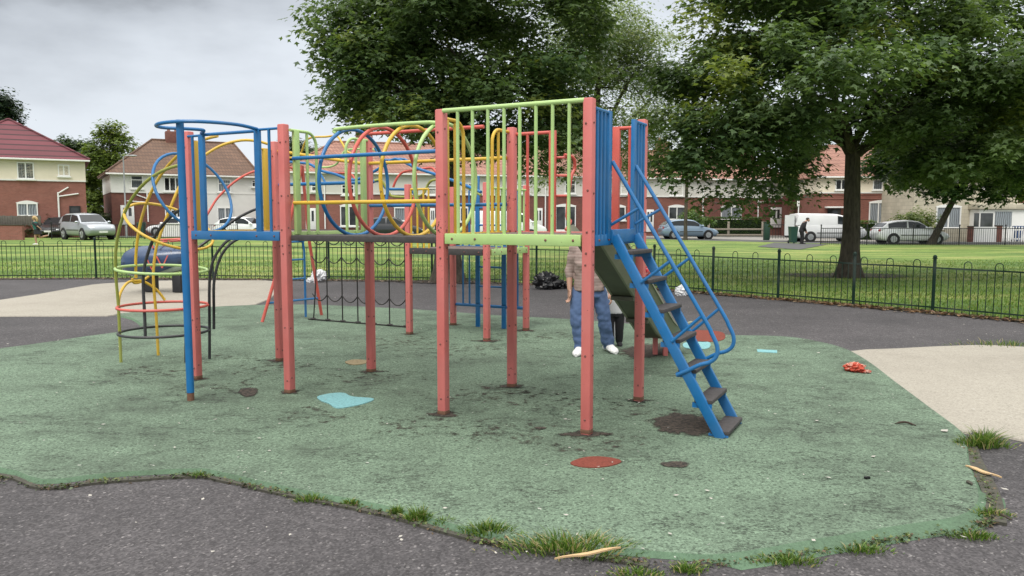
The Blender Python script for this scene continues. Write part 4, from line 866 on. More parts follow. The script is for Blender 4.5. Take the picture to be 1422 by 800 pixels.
def hedge(label, px0, px1, py0, py1, Y, depth, dark, light, dens):
    a, b = at(px0, py0, Y), at(px1, py1, Y); zb_ = gz(a.x, Y); n = int(dens * abs(b.x - a.x)); k = 14
    t = thing('hedge', label, 'hedge', ((a.x + b.x) / 2, Y, zb_))
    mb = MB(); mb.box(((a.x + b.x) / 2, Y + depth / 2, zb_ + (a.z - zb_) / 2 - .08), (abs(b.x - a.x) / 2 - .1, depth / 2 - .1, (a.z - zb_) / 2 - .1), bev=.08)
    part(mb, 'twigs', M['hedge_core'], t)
    c = np.stack([rng.uniform(a.x, b.x, n * k), np.where(rng.random(n * k) < .6, Y + rng.uniform(0, .12, n * k), Y + rng.uniform(0, depth, n * k)), np.zeros(n * k)], 1)
    fr_ = c[:, 1] < Y + .12; c[:, 2] = np.where(fr_, rng.uniform(zb_, a.z, n * k), a.z + rng.normal(-.03, .05, n * k))
    tw = rng.integers(0, n, n * k); V, F, cc_ = leaves(c, .11, leafcols(tw, dark, light, (.12, .16, .04), n)); np_mesh('foliage', V, F, M['leaf'], t, cc_)
hedge('long clipped dark hedge behind the two-rail timber fence', 975, 1060, 302, 330, 67, 1.0, (.026, .062, .020), (.075, .130, .036), 60)
hedge('short dark hedge behind the tail of the pale blue car', 900, 950, 301, 330, 69, .9, (.022, .05, .018), (.06, .10, .03), 60)
hedge('small clipped hedge between the white van and the silver hatchback', 1194, 1218, 307, 335, 57, .8, (.045, .09, .025), (.12, .18, .05), 60)
# bare earth round the big right-hand trunk
c = G(1178, 384); pts = [Vector((c.x + math.cos(a) * 1.75 * random.uniform(.75, 1.15), c.y + .1 + math.sin(a) * .95 * random.uniform(.75, 1.15), .02 + .004)) for a in [2 * math.pi * i / 26 for i in range(26)]]
struct(fade_patch('bare_earth', pts=pts, z=.026))
c = G(622, 392); pts = [Vector((c.x + math.cos(a) * 1.1 * random.uniform(.75, 1.15), c.y + math.sin(a) * .6 * random.uniform(.75, 1.15), .024)) for a in [2 * math.pi * i / 20 for i in range(20)]]
struct(fade_patch('bare_earth', pts=pts, z=.026))
# grass blades on the near lawn
n = 90000; y = 11.5 + rng.random(n) ** 1.6 * 18; x = rng.uniform(-1, 1, n) * (y * .70 + .5)
fy = np.array([fence_y(v) for v in x]); ok = y > fy + .02; x, y = x[ok], y[ok]; n = len(x)
z = np.array([gz(a, b_) for a, b_ in zip(x, y)]) + .010
hh = rng.uniform(.025, .075, n) * (1 + .9 * np.exp(-(y - fy[ok]) / .25)); a = rng.uniform(0, 6.28, n); wd = rng.uniform(.006, .013, n)
lean_ = rng.normal(0, .5, (n, 2)) * hh[:, None]
Bz = np.stack([x, y, z], 1); sx = np.stack([np.cos(a) * wd, np.sin(a) * wd, np.zeros(n)], 1)
tip = Bz + np.concatenate([lean_, hh[:, None]], 1)
V = np.stack([Bz - sx, Bz + sx, tip], 1).reshape(-1, 3); F = np.arange(n * 3).reshape(-1, 3)
k = rng.random((n, 1)); c = np.array([.06, .135, .020]) * (1 - k) + np.array([.19, .27, .05]) * k
dry = (rng.random((n, 1)) < .07); c = np.where(dry, np.array([.3, .27, .12]), c)
tag(np_mesh('grass', V, F, M['grass'], None, np.repeat(c, 3, 0)), kind='stuff')
# ------------------------------------------------------------------ houses
class Front:
    """a vertical house front: origin (corner) at pixel px0, depth Y, running right at yaw a"""
    def __init__(s, px0, Y, a):
        d = ray(px0, 303); s.o = Vector((d.x / d.y * Y, Y, 0)); s.D = Vector((math.cos(a), math.sin(a), 0)); s.B = Vector((-math.sin(a), math.cos(a), 0))
    def loc(s, px, py):
        d = ray(px, py); k = s.o.dot(s.B) / d.dot(s.B); p = Vector((0, 0, HC)) + d * k; return (p - s.o).dot(s.D), p.z
    def P(s, x, y, z): return s.o + s.D * x + s.B * y + AZ * z
    def ax(s): return (s.D, s.B, AZ)
def hbox(mb, f, x0, x1, y0, y1, z0, z1, mi=0, bev=0): return mb.box(f.P((x0 + x1) / 2, (y0 + y1) / 2, (z0 + z1) / 2), (abs(x1 - x0) / 2, abs(y1 - y0) / 2, abs(z1 - z0) / 2), f.ax(), mi, bev)
def window(f, par, r, panes=2, glass='glass', top=False, frame='white', arch=False, name='window'):
    x0, z1 = f.loc(r[0], r[2]); x1, z0 = f.loc(r[1], r[3]); t = .075; mb = MB()
    for a, b, c, d in ((x0, x1, z1 - t, z1), (x0, x1, z0, z0 + t), (x0, x0 + t, z0 + t, z1 - t), (x1 - t, x1, z0 + t, z1 - t)): hbox(mb, f, a, b, -.085, -.003, c, d)
    for i in range(1, panes):
        x = x0 + (x1 - x0) * (i / panes + (.0 if panes == 2 else 0)); hbox(mb, f, x - t * .55, x + t * .55, -.08, -.003, z0 + t, z1 - t)
    if top: hbox(mb, f, x0 + t, x1 - t, -.078, -.003, z1 - (z1 - z0) * .34 - .03, z1 - (z1 - z0) * .34 + .03)
    hbox(mb, f, x0 - .08, x1 + .08, -.16, -.003, z0 - .09, z0 - .002)
    if arch:
        n = 10; pts = [f.P(x0 - .05 + (x1 - x0 + .1) * i / n, -.05, z1 + .02 + .16 * math.sin(math.pi * i / n)) for i in range(n + 1)]
        q = [f.P(x0 - .05 + (x1 - x0 + .1) * i / n, -.05, z1 - .004) for i in range(n + 1)]
        o = len(mb.v); mb.loft([[a + f.B * .045, a - f.B * .03, b_ - f.B * .03, b_ + f.B * .045] for a, b_ in zip(pts, q)])
    w = part(mb, name, M[frame], par)
    g = MB(); hbox(g, f, x0 + t, x1 - t, -.03, -.008, z0 + t, z1 - t); part(g, 'pane', M[glass], w)
    return w
def door(f, par, r, mat='white', glass=True, canopy=False):
    x0, z1 = f.loc(r[0], r[2]); x1, z0 = f.loc(r[1], r[3]); mb = MB(); hbox(mb, f, x0, x1, -.10, -.003, z0, z1, bev=.02)
    d = part(mb, 'door', M[mat], par)
    if glass:
        g = MB(); hbox(g, f, x0 + (x1 - x0) * .2, x0 + (x1 - x0) * .42, -.115, -.095, z0 + (z1 - z0) * .45, z1 - .2); part(g, 'pane', M['glass'], d)
        g = MB(); hbox(g, f, x0 + (x1 - x0) * .58, x0 + (x1 - x0) * .8, -.115, -.095, z0 + (z1 - z0) * .45, z1 - .2); part(g, 'pane', M['glass'], d)
    if canopy:
        g = MB(); hbox(g, f, x0 - .25, x1 + .25, -.7, -.003, z1 + .05, z1 + .17, bev=.03); part(g, 'canopy', M['white'], d)
def pipe(f, par, px, py0, py1, r=.055, branch=None):
    x, z1 = f.loc(px, py0); _, z0 = f.loc(px, py1); mb = MB().tube([f.P(x, -.09, z0), f.P(x, -.09, z1)], r, 8)
    for (ax_, ay, bx_, by) in branch or []:
        a = f.loc(ax_, ay); b_ = f.loc(bx_, by); mb.tube([f.P(a[0], -.10, a[1]), f.P(b_[0], -.06, b_[1])], r * .8, 8)
    part(mb, 'drainpipe', M['white'], par)
def house(label, px0, px1, Y, a, eave_py, band_py, ridge_rise, depth, low, up, roof, hipL=0, hipR=0, zb=0.2, chim=(), ovh=.35, name='house', gableL=True, group=None, ref_px=None, white_from=None):
    f = Front(px0, Y, R(a)); rp = ref_px if ref_px is not None else px0 + .5
    W_ = f.loc(px1, 303)[0]; ze = f.loc(rp, eave_py)[1]; zm = f.loc(rp, band_py)[1]
    t = thing(name, label, 'house', f.o + AZ * zb, R(a), group)
    mb = MB(); hbox(mb, f, 0, W_, 0, depth, zb - .3, zm); part(mb, 'lower_wall', M[low], t)
    mb = MB(); hbox(mb, f, .0 if low == up else -.03, W_ + (.0 if low == up else .03), -.03, depth + .03, zm, ze - .02); part(mb, 'upper_wall', M[up], t)
    x0, x1, y0, y1 = -ovh if hipL or gableL else 0, W_ + (ovh if hipR else 0), -ovh, depth + ovh; zr = ze + ridge_rise; ym = depth / 2; th = .10
    zo = ze - .05
    rl, rr2 = f.P(hipL if hipL else x0, ym, zr), f.P(W_ - hipR if hipR else x1, ym, zr)
    c = [f.P(x0, y0, zo), f.P(x1, y0, zo), f.P(x1, y1, zo), f.P(x0, y1, zo)]
    V = c + [rl, rr2] + [p - AZ * th for p in c]
    F = [(0, 1, 5, 4), (1, 2, 5), (2, 3, 4, 5), (3, 0, 4), (0, 6, 7, 1), (1, 7, 8, 2), (2, 8, 9, 3), (3, 9, 6, 0), (6, 9, 8, 7)]
    ro = part(MB().add(V, F), 'roof', M[roof], t, smooth=False)
    mb = MB(); mb.tube([rl + AZ * .02, rr2 + AZ * .02], .09, 8)
    for p, q in ((rl, c[0]), (rl, c[3])) if hipL else (): mb.tube([p + AZ * .02, q + AZ * .04], .08, 8)
    for p, q in ((rr2, c[1]), (rr2, c[2])) if hipR else (): mb.tube([p + AZ * .02, q + AZ * .04], .08, 8)
    part(mb, 'ridge_tiles', M[roof], ro)
    mb = MB(); hbox(mb, f, x0, x1, y0 - .09, y0 - .004, zo - .14, zo - .02, bev=.02); part(mb, 'gutter', M['white'], ro)
    for k, (px, hgt) in enumerate(chim):
        x = f.loc(px, 220)[0]; mb = MB(); hbox(mb, f, x - .55, x + .55, ym - .35, ym + .35, zr - .8, zr + hgt, bev=.02)
        for dx in (-.28, .28): mb.tube([f.P(x + dx, ym, zr + hgt), f.P(x + dx, ym, zr + hgt + .35)], [.13, .10], 10, mi=1)
        part(mb, 'chimney', [M['brick_dark'], M['tile_pink']], ro)
    if zm < ze - .5 and low != up:
        mb = MB(); hbox(mb, f, -.02, W_ + .02, -.075, -.032, zm - .03, zm + .07); part(mb, 'string_course', M['white_render'], t)
    return f, t, ze, W_
f, t, *_ = house('red brick and cream house with a maroon tiled roof at the far left', -90, 121, 52.5, 30, 219.5, 251, 3.0, 8.5, 'brick_red', 'cream', 'tile_maroon', hipL=4.2, hipR=4.6, ref_px=60)
window(f, t, (23, 48, 225, 249), 2, 'curtain'); window(f, t, (80, 97, 228.5, 245), 2, 'curtain'); window(f, t, (23, 53, 282, 300), 2, 'curtain', arch=True)
window(f, t, (96, 112, 286, 297), 1, 'glass', frame='rail'); window(f, t, (-50, -20, 222, 248), 2, 'curtain')
pipe(f, t, 80.5, 267, 304, .06, [(80, 269, 95, 260), (80.5, 273, 109, 269)])
f, t, ze, W_ = house('semi-detached house with a brown hipped roof, one half brick and one half white', 156, 357, 60, 31, 241, 268, 3.0, 9.0, 'brick_dark', 'white_render', 'tile_brown', hipL=3.5, hipR=.8, chim=[(252, .75)], ref_px=230)
mb = MB(); xs0 = f.loc(249, 300)[0]; hbox(mb, f, xs0, W_ + .05, -.05, .5, -.1, f.loc(230, 268)[1] - .035); part(mb, 'rendered_wall', M['white_render'], t)
f2 = Front(249, 1, 0); f2.o = f.o - f.B * .05; f2.D, f2.B = f.D, f.B
window(f, t, (181, 199, 243.5, 262), 1, 'curtain', top=True); window(f, t, (227, 252, 246, 266), 3); window(f2, t, (302, 321, 249, 267), 1, 'curtain', top=True); window(f2, t, (349, 355, 250, 260), 1, top=True)
door(f, t, (167, 187, 285, 312)); window(f, t, (229, 254, 291, 311), 3, 'glass'); window(f2, t, (301.5, 324, 288, 311), 2, 'curtain')
pipe(f, t, 204, 267, 308, .05, [(204, 276, 188, 270), (204, 281, 176, 279)])
# terrace behind the climbing frame: five dwellings
TA = 17.5; T0 = Front(396, 58.5, R(TA))
cuts = [396, 546, 690, 826, 985, 1098]
labs = ['left end dwelling of the brick terrace, seen through the left half of the hoop tunnel', 'terrace dwelling with a white arched window seen through the right half of the hoop tunnel', 'terrace dwelling behind the white van with a white framed bay window', 'terrace dwelling directly above the pale blue car with salmon tiles', 'right end dwelling of the terrace above the clipped hedge, with white drainpipes']
feats = [
    ([((474, 492, 256, 271), 1, 'glass'), ((432, 442, 256, 266), 1, 'glass'), ((472, 497, 286, 314), 2, 'glass')], [(424, 439, 289, 322)], [(450, 246, 318)]),
    ([((593, 606, 257, 271), 1, 'glass'), ((547, 563, 288, 307), 1, 'curtain'), ((640, 660, 254, 270), 2, 'curtain'), ((628, 650, 288, 308), 2, 'glass')], [(597, 604, 289, 318)], [(612, 250, 318)]),
    ([((784, 799, 250, 269), 1, 'glass'), ((771, 799, 286, 320), 2, 'glass'), ((718, 736, 252, 269), 2, 'curtain')], [(742, 753, 289, 320)], [(757, 250, 318)]),
    ([((930, 948, 250, 272), 1, 'glass'), ((928, 951, 287, 305), 2, 'glass'), ((862, 880, 251, 270), 2, 'curtain'), ((848, 868, 287, 306), 2, 'glass')], [(896, 907, 291, 322)], [(976, 262, 304)]),
    ([((1057, 1074, 247.5, 264), 2, 'glass'), ((1001, 1029, 287, 305), 2, 'curtain')], [(1070, 1084, 288, 316)], [(1053, 256, 304, [(1053, 281, 1076, 280)])])]
for i in range(5):
    p0, p1 = cuts[i], cuts[i + 1]; d = ray(p0, 303); k = T0.o.dot(T0.B) / d.dot(T0.B); Y = d.y * k
    eavepx = 303 - 66 * 58.5 / Y; bandpx = 303 - 34.5 * 58.5 / Y
    f, t, ze, W_ = house(labs[i], p0, p1, Y, TA, eavepx, bandpx, 2.6, 8.0, 'brick_mid' if i % 2 else 'brick_red' if i == 0 else 'brick_dark', 'grey_render', 'tile_pink', hipL=4.0 if i == 0 else 0, hipR=4.0 if i == 4 else 0, gableL=False, ovh=.3, name='terraced_house', group='brick terrace across the road', chim=[(p0 + (p1 - p0) * .78, .9)])
    for r, pn, gl in feats[i][0]: window(f, t, r, pn, gl, top=r[2] < 280, arch=r[2] > 280)
    for r in feats[i][1]: door(f, t, r)
    for r in feats[i][2]: pipe(f, t, r[0], r[1], r[2], .055, r[3] if len(r) > 3 else None)
f, t, ze, W_ = house('brick house with a hipped salmon roof right of the gap, behind the thick trunk', 1137, 1266, 62, 0, 244, 268, 2.7, 8.5, 'brick_mid', 'cream', 'tile_pink', hipL=2.2, hipR=0, zb=.1, ref_px=1200)
window(f, t, (1207, 1244, 281, 312), 3, 'curtain', arch=True); door(f, t, (1149, 1166, 290, 322), 'glass', False, canopy=True); window(f, t, (1212, 1238, 249, 264), 2, 'curtain'); window(f, t, (1160, 1176, 249, 264), 2, 'glass')
mb = MB()
for z in (.0, .35): a = f.loc(1140, 276.5)[1] + z; hbox(mb, f, .05, W_ - .05, -.05, -.003, a, a + .07)
part(mb, 'brick_band', M['brick_red'], t)
pipe(f, t, 1266, 250, 304)
f, t, ze, W_ = house('cream stone-clad house with a white front porch at the far right', 1268, 1412, 57, 0, 236, 262, 2.6, 8.5, 'stone', 'stone', 'tile_pink', hipL=0, hipR=0, zb=.05, gableL=False)
window(f, t, (1300, 1333, 287, 317), 2, 'curtain', arch=True); window(f, t, (1300, 1330, 244, 262), 2, 'curtain'); window(f, t, (1360, 1392, 244, 262), 2, 'curtain')
x0, z1 = f.loc(1347, 291); x1, z0 = f.loc(1409, 338); po = MB(); hbox(po, f, x0, x1, -1.2, -.003, z0, z1 - .02); pr = part(po, 'porch', M['white'], t)
po = MB(); hbox(po, f, x0 - .15, x1 + .15, -1.4, -.003, z1, z1 + .42, bev=.04); part(po, 'porch_roof', M['stone'], pr)
fp = Front(1347, 1, 0); fp.o = f.o - f.B * 1.2
for r, gl in (((1353, 1358.5, 296, 318), 'glass'), ((1362, 1378, 296, 316), 'glass'), ((1382, 1404, 294, 316), 'curtain')):
    a, z1_ = fp.loc(r[0], r[2]); b_, z0_ = fp.loc(r[1], r[3]); g = MB(); hbox(g, fp, a, b_, -.03, .005, z0_, z1_); part(g, 'pane', M[gl], pr)
f, t, ze, W_ = house('brick house with a white arched doorway cut off by the right edge', 1414, 1560, 57.6, 0, 236, 262, 2.6, 8.5, 'brick_mid', 'cream', 'tile_pink', zb=.05, gableL=False)
door(f, t, (1417, 1434, 296, 336), 'glass', False, canopy=True)
# garden walls and fences by the road
def wall(name, label, px0, px1, py0, py1, Y, thick, mat, cat='wall', cope=None):
    a, b_ = at(px0, py0, Y), at(px1, py1, Y); z = gz(a.x, Y)
    t = thing(name, label, cat, ((a.x + b_.x) / 2, Y, z)); mb = MB().box(((a.x + b_.x) / 2, Y, (a.z + z - .05) / 2), ((b_.x - a.x) / 2, thick / 2, (a.z - z + .05) / 2)); part(mb, 'wall', M[mat], t)
    if cope: part(MB().box(((a.x + b_.x) / 2, Y, a.z + .03), ((b_.x - a.x) / 2 + .02, thick / 2 + .04, .03), bev=.01), 'coping', M[cope], t)
wall('garden_wall', 'low red brick garden wall at the far left edge', -60, 33, 313, 331, 49, .22, 'brick_red', cope='kerb')
wall('garden_wall', 'low white blockwork wall in front of the brown-roofed house', 224, 262, 311, 325, 58, .2, 'white_render', cope='white')
wall('garden_wall', 'white panelled wall in front of the porch of the stone house', 1350, 1383, 315, 336, 52, .15, 'white')
wall('garden_wall', 'cream stone wall behind the railings left of the white panelled wall', 1312, 1345, 317, 336, 53, .15, 'stone')
wall('gate_pillar', 'square brown brick pillar left of the white panelled wall', 1345.3, 1349.6, 315, 336, 52, .3, 'brick_dark', 'pillar', 'kerb')
wall('gate_pillar', 'square brown brick pillar right of the white panelled wall', 1383.4, 1389, 314, 336, 52, .3, 'brick_dark', 'pillar', 'kerb')
def board_fence(label, px0, px1, py0, py1, Y, mat, gap, w, cat='fence', name='board_fence', rails=()):
    a, b_ = at(px0, py0, Y), at(px1, py1, Y); z = at(px0, py1, Y).z
    t = thing(name, label, cat, ((a.x + b_.x) / 2, Y, z)); mb = MB(); n = int((b_.x - a.x) / (w + gap))
    for i in range(n):
        x = a.x + (i + .5) * (b_.x - a.x) / n; mb.box((x, Y, (a.z + z) / 2 + random.uniform(-.02, .02)), (w / 2, .012, (a.z - z) / 2), None, 0, .004)
    part(mb, 'boards', M[mat], t)
    for k in (.2, .8): part(MB().box(((a.x + b_.x) / 2, Y + .035, z + (a.z - z) * k), ((b_.x - a.x) / 2, .02, .045)), 'rail', M[mat], t)
board_fence('grey weathered board fence behind the brick wall at the far left', -60, 57, 299.5, 313, 49.6, 'greywood', .01, .15)
board_fence('white picket fence at the far right edge', 1390, 1424, 315, 336, 52, 'white', .10, .08, name='picket_fence')
t = thing('timber_fence', 'two-rail weathered timber fence in front of the clipped hedge', 'fence', (at(1020, 330, 64).x, 64, .15))
for px in (984, 1011.5, 1059): c = at(px, 320, 64); part(MB().box((c.x, 64, .15 + .55), (.09, .06, .62), bev=.015), 'fence_post', M['wood'], t)
for py in (318.3, 326.3): a, b_ = at(978, py, 63.9), at(1060, py, 63.9); part(MB().bar(a, b_, .05, .13, bev=.01), 'rail', M['wood'], t)
def road_rail(label, px0, px1, Y, hgt, dpx0=None):
    a, b_ = at(px0, 330, Y), at(px1, 330, Y); z0 = gz(a.x, Y); t = thing('road_railing', label, 'railing', ((a.x + b_.x) / 2, Y, z0)); L_ = b_.x - a.x; n = int(L_ / .13)
    mb = MB()
    for i in range(n + 1):
        x = a.x + L_ * i / n; mb.tube([(x, Y, gz(x, Y)), (x, Y, gz(x, Y) + hgt - .03)], .011, 5)
    part(mb, 'pickets', M['rail'], t)
    for k in (.12, hgt - .06): part(MB().bar((a.x, Y, gz(a.x, Y) + k), (b_.x, Y, gz(b_.x, Y) + k), .02, .04), 'rail', M['rail'], t)
    m = max(1, round(L_ / 2.8))
    for i in range(m + 1): x = a.x + L_ * i / m; part(MB().tube([(x, Y, gz(x, Y)), (x, Y, gz(x, Y) + hgt + .12)], .035, 8).ball((x, Y, gz(x, Y) + hgt + .13), .05, 8, 5), 'railing_post', M['rail'], t)
road_rail('plain black railings in front of the white van and silver hatchback', 1140, 1460, 46.3, 1.05)
road_rail('plain black railings in front of the cars by the brown-roofed house', 72, 330, 51, 1.0)
# black gate and green cabinet beside the van
c0, c1 = at(1069, 330, 56), at(1100, 330, 56); t = thing('garden_gate', 'small black metal gate behind the open van door', 'gate', (c0.x, 56, .1))
mb = MB()
for i in range(9): x = c0.x + (c1.x - c0.x) * i / 8; mb.tube([(x, 56, .12), (x, 56, 1.15)], .014, 6)
part(mb, 'bars', M['rail'], t); part(MB().bar((c0.x, 56, 1.12), (c1.x, 56, 1.12), .03, .05), 'rail', M['rail'], t); part(MB().bar((c0.x, 56, .25), (c1.x, 56, .25), .03, .05), 'rail', M['rail'], t)
M['cabinet'] = flat('dark_green_cabinet', (.012, .045, .03), .5)
c = at(1064, 337, 52); t = thing('street_cabinet', 'dark green street cabinet at the end of the timber fence', 'cabinet', (c.x, 52, gz(c.x, 52)))
part(MB().box((c.x, 52, .72), (.16, .2, .58), bev=.02), 'cabinet_body', M['cabinet'], t); part(MB().box((c.x, 52, 1.33), (.18, .23, .03), bev=.01), 'lid', M['cabinet'], t); part(MB().box((c.x + .02, 51.785, .75), (.12, .012, .48), bev=.004), 'door', M['cabinet'], t)
# street lamps and pole
def lamp(label, px, Y, top_py, arm):
    b_ = at(px, 330, Y); z = gz(b_.x, Y); zt = at(px, top_py, Y).z; t = thing('street_lamp', label, 'street lamp', (b_.x, Y, z))
    part(MB().tube([(b_.x, Y, z), (b_.x, Y, z + 1.2), (b_.x, Y, z + 1.25), (b_.x, Y, zt)], [.09, .09, .055, .045], 8), 'pole', M['lampgrey'], t)
    part(MB().tube(cr([(b_.x, Y, zt), (b_.x + arm * .3, Y, zt + .12), (b_.x + arm, Y, zt + .15)], 4), .03, 6), 'arm', M['lampgrey'], t)
    part(MB().ball((b_.x + arm * 1.3, Y, zt + .13), (.32, .12, .07), 10, 6), 'lamp_head', M['lampgrey'], t)
M['lampgrey'] = flat('galvanised_steel', (.30, .31, .32), .5, .4)
lamp('thin grey lamp post in front of the brown-roofed house', 176, 54, 219, .5)
c = at(1108, 320, 63); t = thing('sign_post', 'white pole in front of the bushy tree in the gap', 'pole', (c.x, 63, .15)); part(MB().tube([(c.x, 63, .1), (c.x, 63, at(1108, 267, 63).z)], .05, 8), 'pole', M['white'], t)
part(MB().box((c.x - .06, 62.93, at(1108, 283, 63).z), (.10, .02, .22), bev=.01), 'plate', M['white'], t)
# ------------------------------------------------------------------ vehicles
def carpaint(name, c, metal=0.3):
    m, nt, b = nodes(name); p = pos(nt); n1 = noise(nt, p, 1.5, 4)
    L(nt, mix(nt, n1.outputs['Fac'], sc(c, .88), sc(c, 1.1)), b.inputs['Base Color']); b.inputs['Metallic'].default_value = metal; b.inputs['Roughness'].default_value = .32; b.inputs['Coat Weight'].default_value = .6; b.inputs['Coat Roughness'].default_value = .08
    return m
M['car_silver'] = carpaint('silver_car_paint', (.40, .43, .47), .4); M['car_silver2'] = carpaint('bright_silver_car_paint', (.74, .76, .78), .08); M['car_white'] = carpaint('white_van_paint', (.74, .75, .76), 0); M['car_blue'] = carpaint('pale_blue_car_paint', (.25, .34, .44), .4)
M['car_dark'] = carpaint('charcoal_car_paint', (.035, .037, .042), .3); M['tyre'] = flat('tyre_rubber', (.018, .018, .019), .85); M['alloy'] = flat('alloy_wheel', (.45, .46, .47), .4, .7)
M['trim'] = flat('black_plastic_trim', (.018, .019, .021), .6); M['lamp'] = flat('headlamp_lens', (.65, .68, .7), .12); M['tail'] = flat('tail_lamp', (.25, .012, .012), .25); M['cglass'] = flat('car_glass', (.022, .027, .03), .05, 0, .3, 1.0, 0)
M['plate'] = flat('white_number_plate', (.75, .75, .72), .4); M['plate_y'] = flat('yellow_number_plate', (.7, .52, .06), .4)
def car(label, loc, yaw, paintm, Lh, belt, roof, wb, w=.88, wr=.32, zb=.20, group=None, van=False, name='parked_car', cat='car', open_door=False):
    """belt: [(x,z)] lower-body top line front->rear ; roof: [(x,z)] cabin top line; x>0 is the front"""
    t = thing(name, label, cat, loc, yaw, group); Wm = WM[t.name]
    T = lambda x, y, z: Wm @ Vector((x, y, z))
    def interp(P_, x):
        P_ = sorted(P_)
        if x <= P_[0][0]: return P_[0][1]
        for (a, za), (b_, zb_) in zip(P_, P_[1:]):
            if x <= b_: k = (x - a) / (b_ - a); k2 = k; return za + (zb_ - za) * k2
        return P_[-1][1]
    n = 34; xs_ = [-Lh + 2 * Lh * i / n for i in range(n + 1)]; secs = []
    for x in xs_:
        e = min(1, (Lh - abs(x)) / .55); wx = w * (.80 + .20 * math.sin(e * math.pi / 2)); zt = interp(belt, x); z0 = zb + .16 * (1 - min(1, (Lh - abs(x)) / .5)) ** 2
        if abs(x) > Lh - .02: zt -= .10; z0 += .05
        half = [(0, z0), (wx * .86, z0), (wx * .97, z0 + .10), (wx, z0 + (zt - z0) * .45), (wx * .985, z0 + (zt - z0) * .78), (wx * .93, zt - .025), (wx * .80, zt), (0, zt + .035)]
        secs.append([T(x, y, z) for y, z in half] + [T(x, -y, z) for y, z in half[-2:0:-1]])
    mb = MB().loft(secs)
    rx0, rx1 = roof[-1][0], roof[0][0]; m_ = 22; cab = []
    for i in range(m_ + 1):
        x = rx1 + (rx0 - rx1) * i / m_; zt = interp(roof, x); zl = interp(belt, x) - .03; k = (zt - zl) / .62; wt = w * (.93 - .17 * min(1, k) * (0.45 if van else 1)); zt = max(zt, zl + .01)
        half = [(w * .92, zl), (wt + (w * .92 - wt) * .10, zl + (zt - zl) * .86), (wt - .06, zl + (zt - zl) * .97), (0, zt + .02)]
        cab.append([T(x, y, z) for y, z in half] + [T(x, -y, z) for y, z in half[::-1][1:]] )
    mb.loft(cab, caps=True); body = part(mb, 'body', paintm, t, angle=50)
    def side(xa, xb, kz0, kz1, sgn, nm='side_window', inset=.0):
        """window panel on the cabin side following the roof line"""
        a, b_ = [], []
        for i in range(9):
            x = xa + (xb - xa) * i / 8; zt = interp(roof, x); zl = interp(belt, x) - .03; k = (zt - zl) / .62; wt = w * (.93 - .17 * min(1, k) * (0.45 if van else 1)); ylo, yhi = w * .92, wt + (w * .92 - wt) * .10
            def pnt(q, o): y = ylo + (yhi - ylo) * q + o; return T(x, sgn * y, zl + (zt - zl) * .86 * q)
            z_lo = kz0; a.append([pnt(kz0, .012), pnt(kz1, .012), pnt(kz1, -.02), pnt(kz0, -.02)])
        part(MB().loft(a), nm, M['cglass'], t)
    for nm, xa, xb in wins_of(van, roof):
        for sg in (1, -1): side(xa, xb, .16, .97, sg)
    # front and rear screens
    def screen(pts, nm):
        (xa, za), (xb, zb_) = pts; q = []
        for k, (x, z) in enumerate(((xa, za), (xb, zb_))):
            zl = interp(belt, x) - .03; wt = w * (.93 - .17 * min(1, (z - zl) / .62)); q.append((x, z, wt - .09))
        d = Vector((xb - xa, 0, zb_ - za)).normalized(); nrm = Vector((d.z, 0, -d.x)); nrm = nrm if (nrm.x > 0) == (xa > 0) else -nrm
        V = []
        for s_ in (.012, -.03):
            for x, z, y in q: V += [T(x + nrm.x * s_, y, z + nrm.z * s_ + .012), T(x + nrm.x * s_, -y, z + nrm.z * s_ + .012)]
        part(MB().add(V, [(0, 1, 3, 2), (4, 6, 7, 5), (0, 2, 6, 4), (1, 5, 7, 3), (0, 4, 5, 1), (2, 3, 7, 6)]), nm, M['cglass'], t)
    f0, f1 = roof[0], roof[1]; fr = lambda k: (f0[0] + (f1[0] - f0[0]) * k, f0[1] + (f1[1] - f0[1]) * k)
    screen((fr(.12), fr(.92)), 'windscreen')
    r0, r1 = roof[-1], roof[-2]; rr_ = lambda k: (r0[0] + (r1[0] - r0[0]) * k, r0[1] + (r1[1] - r0[1]) * k)
    if not van: screen((rr_(.2), rr_(.9)), 'rear_window')
    for x in (wb, -wb):
        for sg in (1, -1):
            c = lambda o, z=0: T(x, sg * (w - .10 + o), wr + z)
            part(MB().tube([c(.02), c(.085), c(.104)], [wr + .055, wr + .055, wr + .05], 22), 'wheel_arch', M['trim'], t)
            wh = part(MB().tube([c(-.12), c(-.10), c(.10), c(.125)], [wr - .04, wr, wr, wr - .035], 22), 'wheel', M['tyre'], t)
            rim = MB().tube([c(.10), c(.132)], [wr * .66, wr * .62], 18)
            for k in range(5):
                a_ = 2 * math.pi * k / 5; p1 = c(.137); p2 = T(x + math.cos(a_) * wr * .60, sg * (w - .10 + .134), wr + math.sin(a_) * wr * .6); rim.bar(p1, p2, .02, .05, up=(p1 - c(0)).normalized())
            part(rim, 'rim', M['alloy'], wh)
    for sg in (1, -1):
        zt = interp(belt, Lh - .12)
        part(MB().ball(T(Lh - .17, sg * w * .62, zt - .12), (.17, .17, .085), 10, 6), 'headlight', M['lamp'], t)
        part(MB().ball(T(-Lh + .10, sg * w * .70, interp(belt, -Lh + .2) - .12), (.10, .12, .13), 10, 6), 'tail_light', M['tail'], t)
        xm = f0[0] - .18; part(MB().ball(T(xm, sg * (w + .07), interp(belt, xm) + .07), (.11, .11, .075), 10, 6), 'wing_mirror', paintm, t)
    part(MB().box(T(Lh - .035, 0, zb + .34), (.02, .5, .10), (Wm.to_3x3() @ Vector((1, 0, 0)), Wm.to_3x3() @ Vector((0, 1, 0)), AZ), 0, .008), 'grille', M['trim'], t)
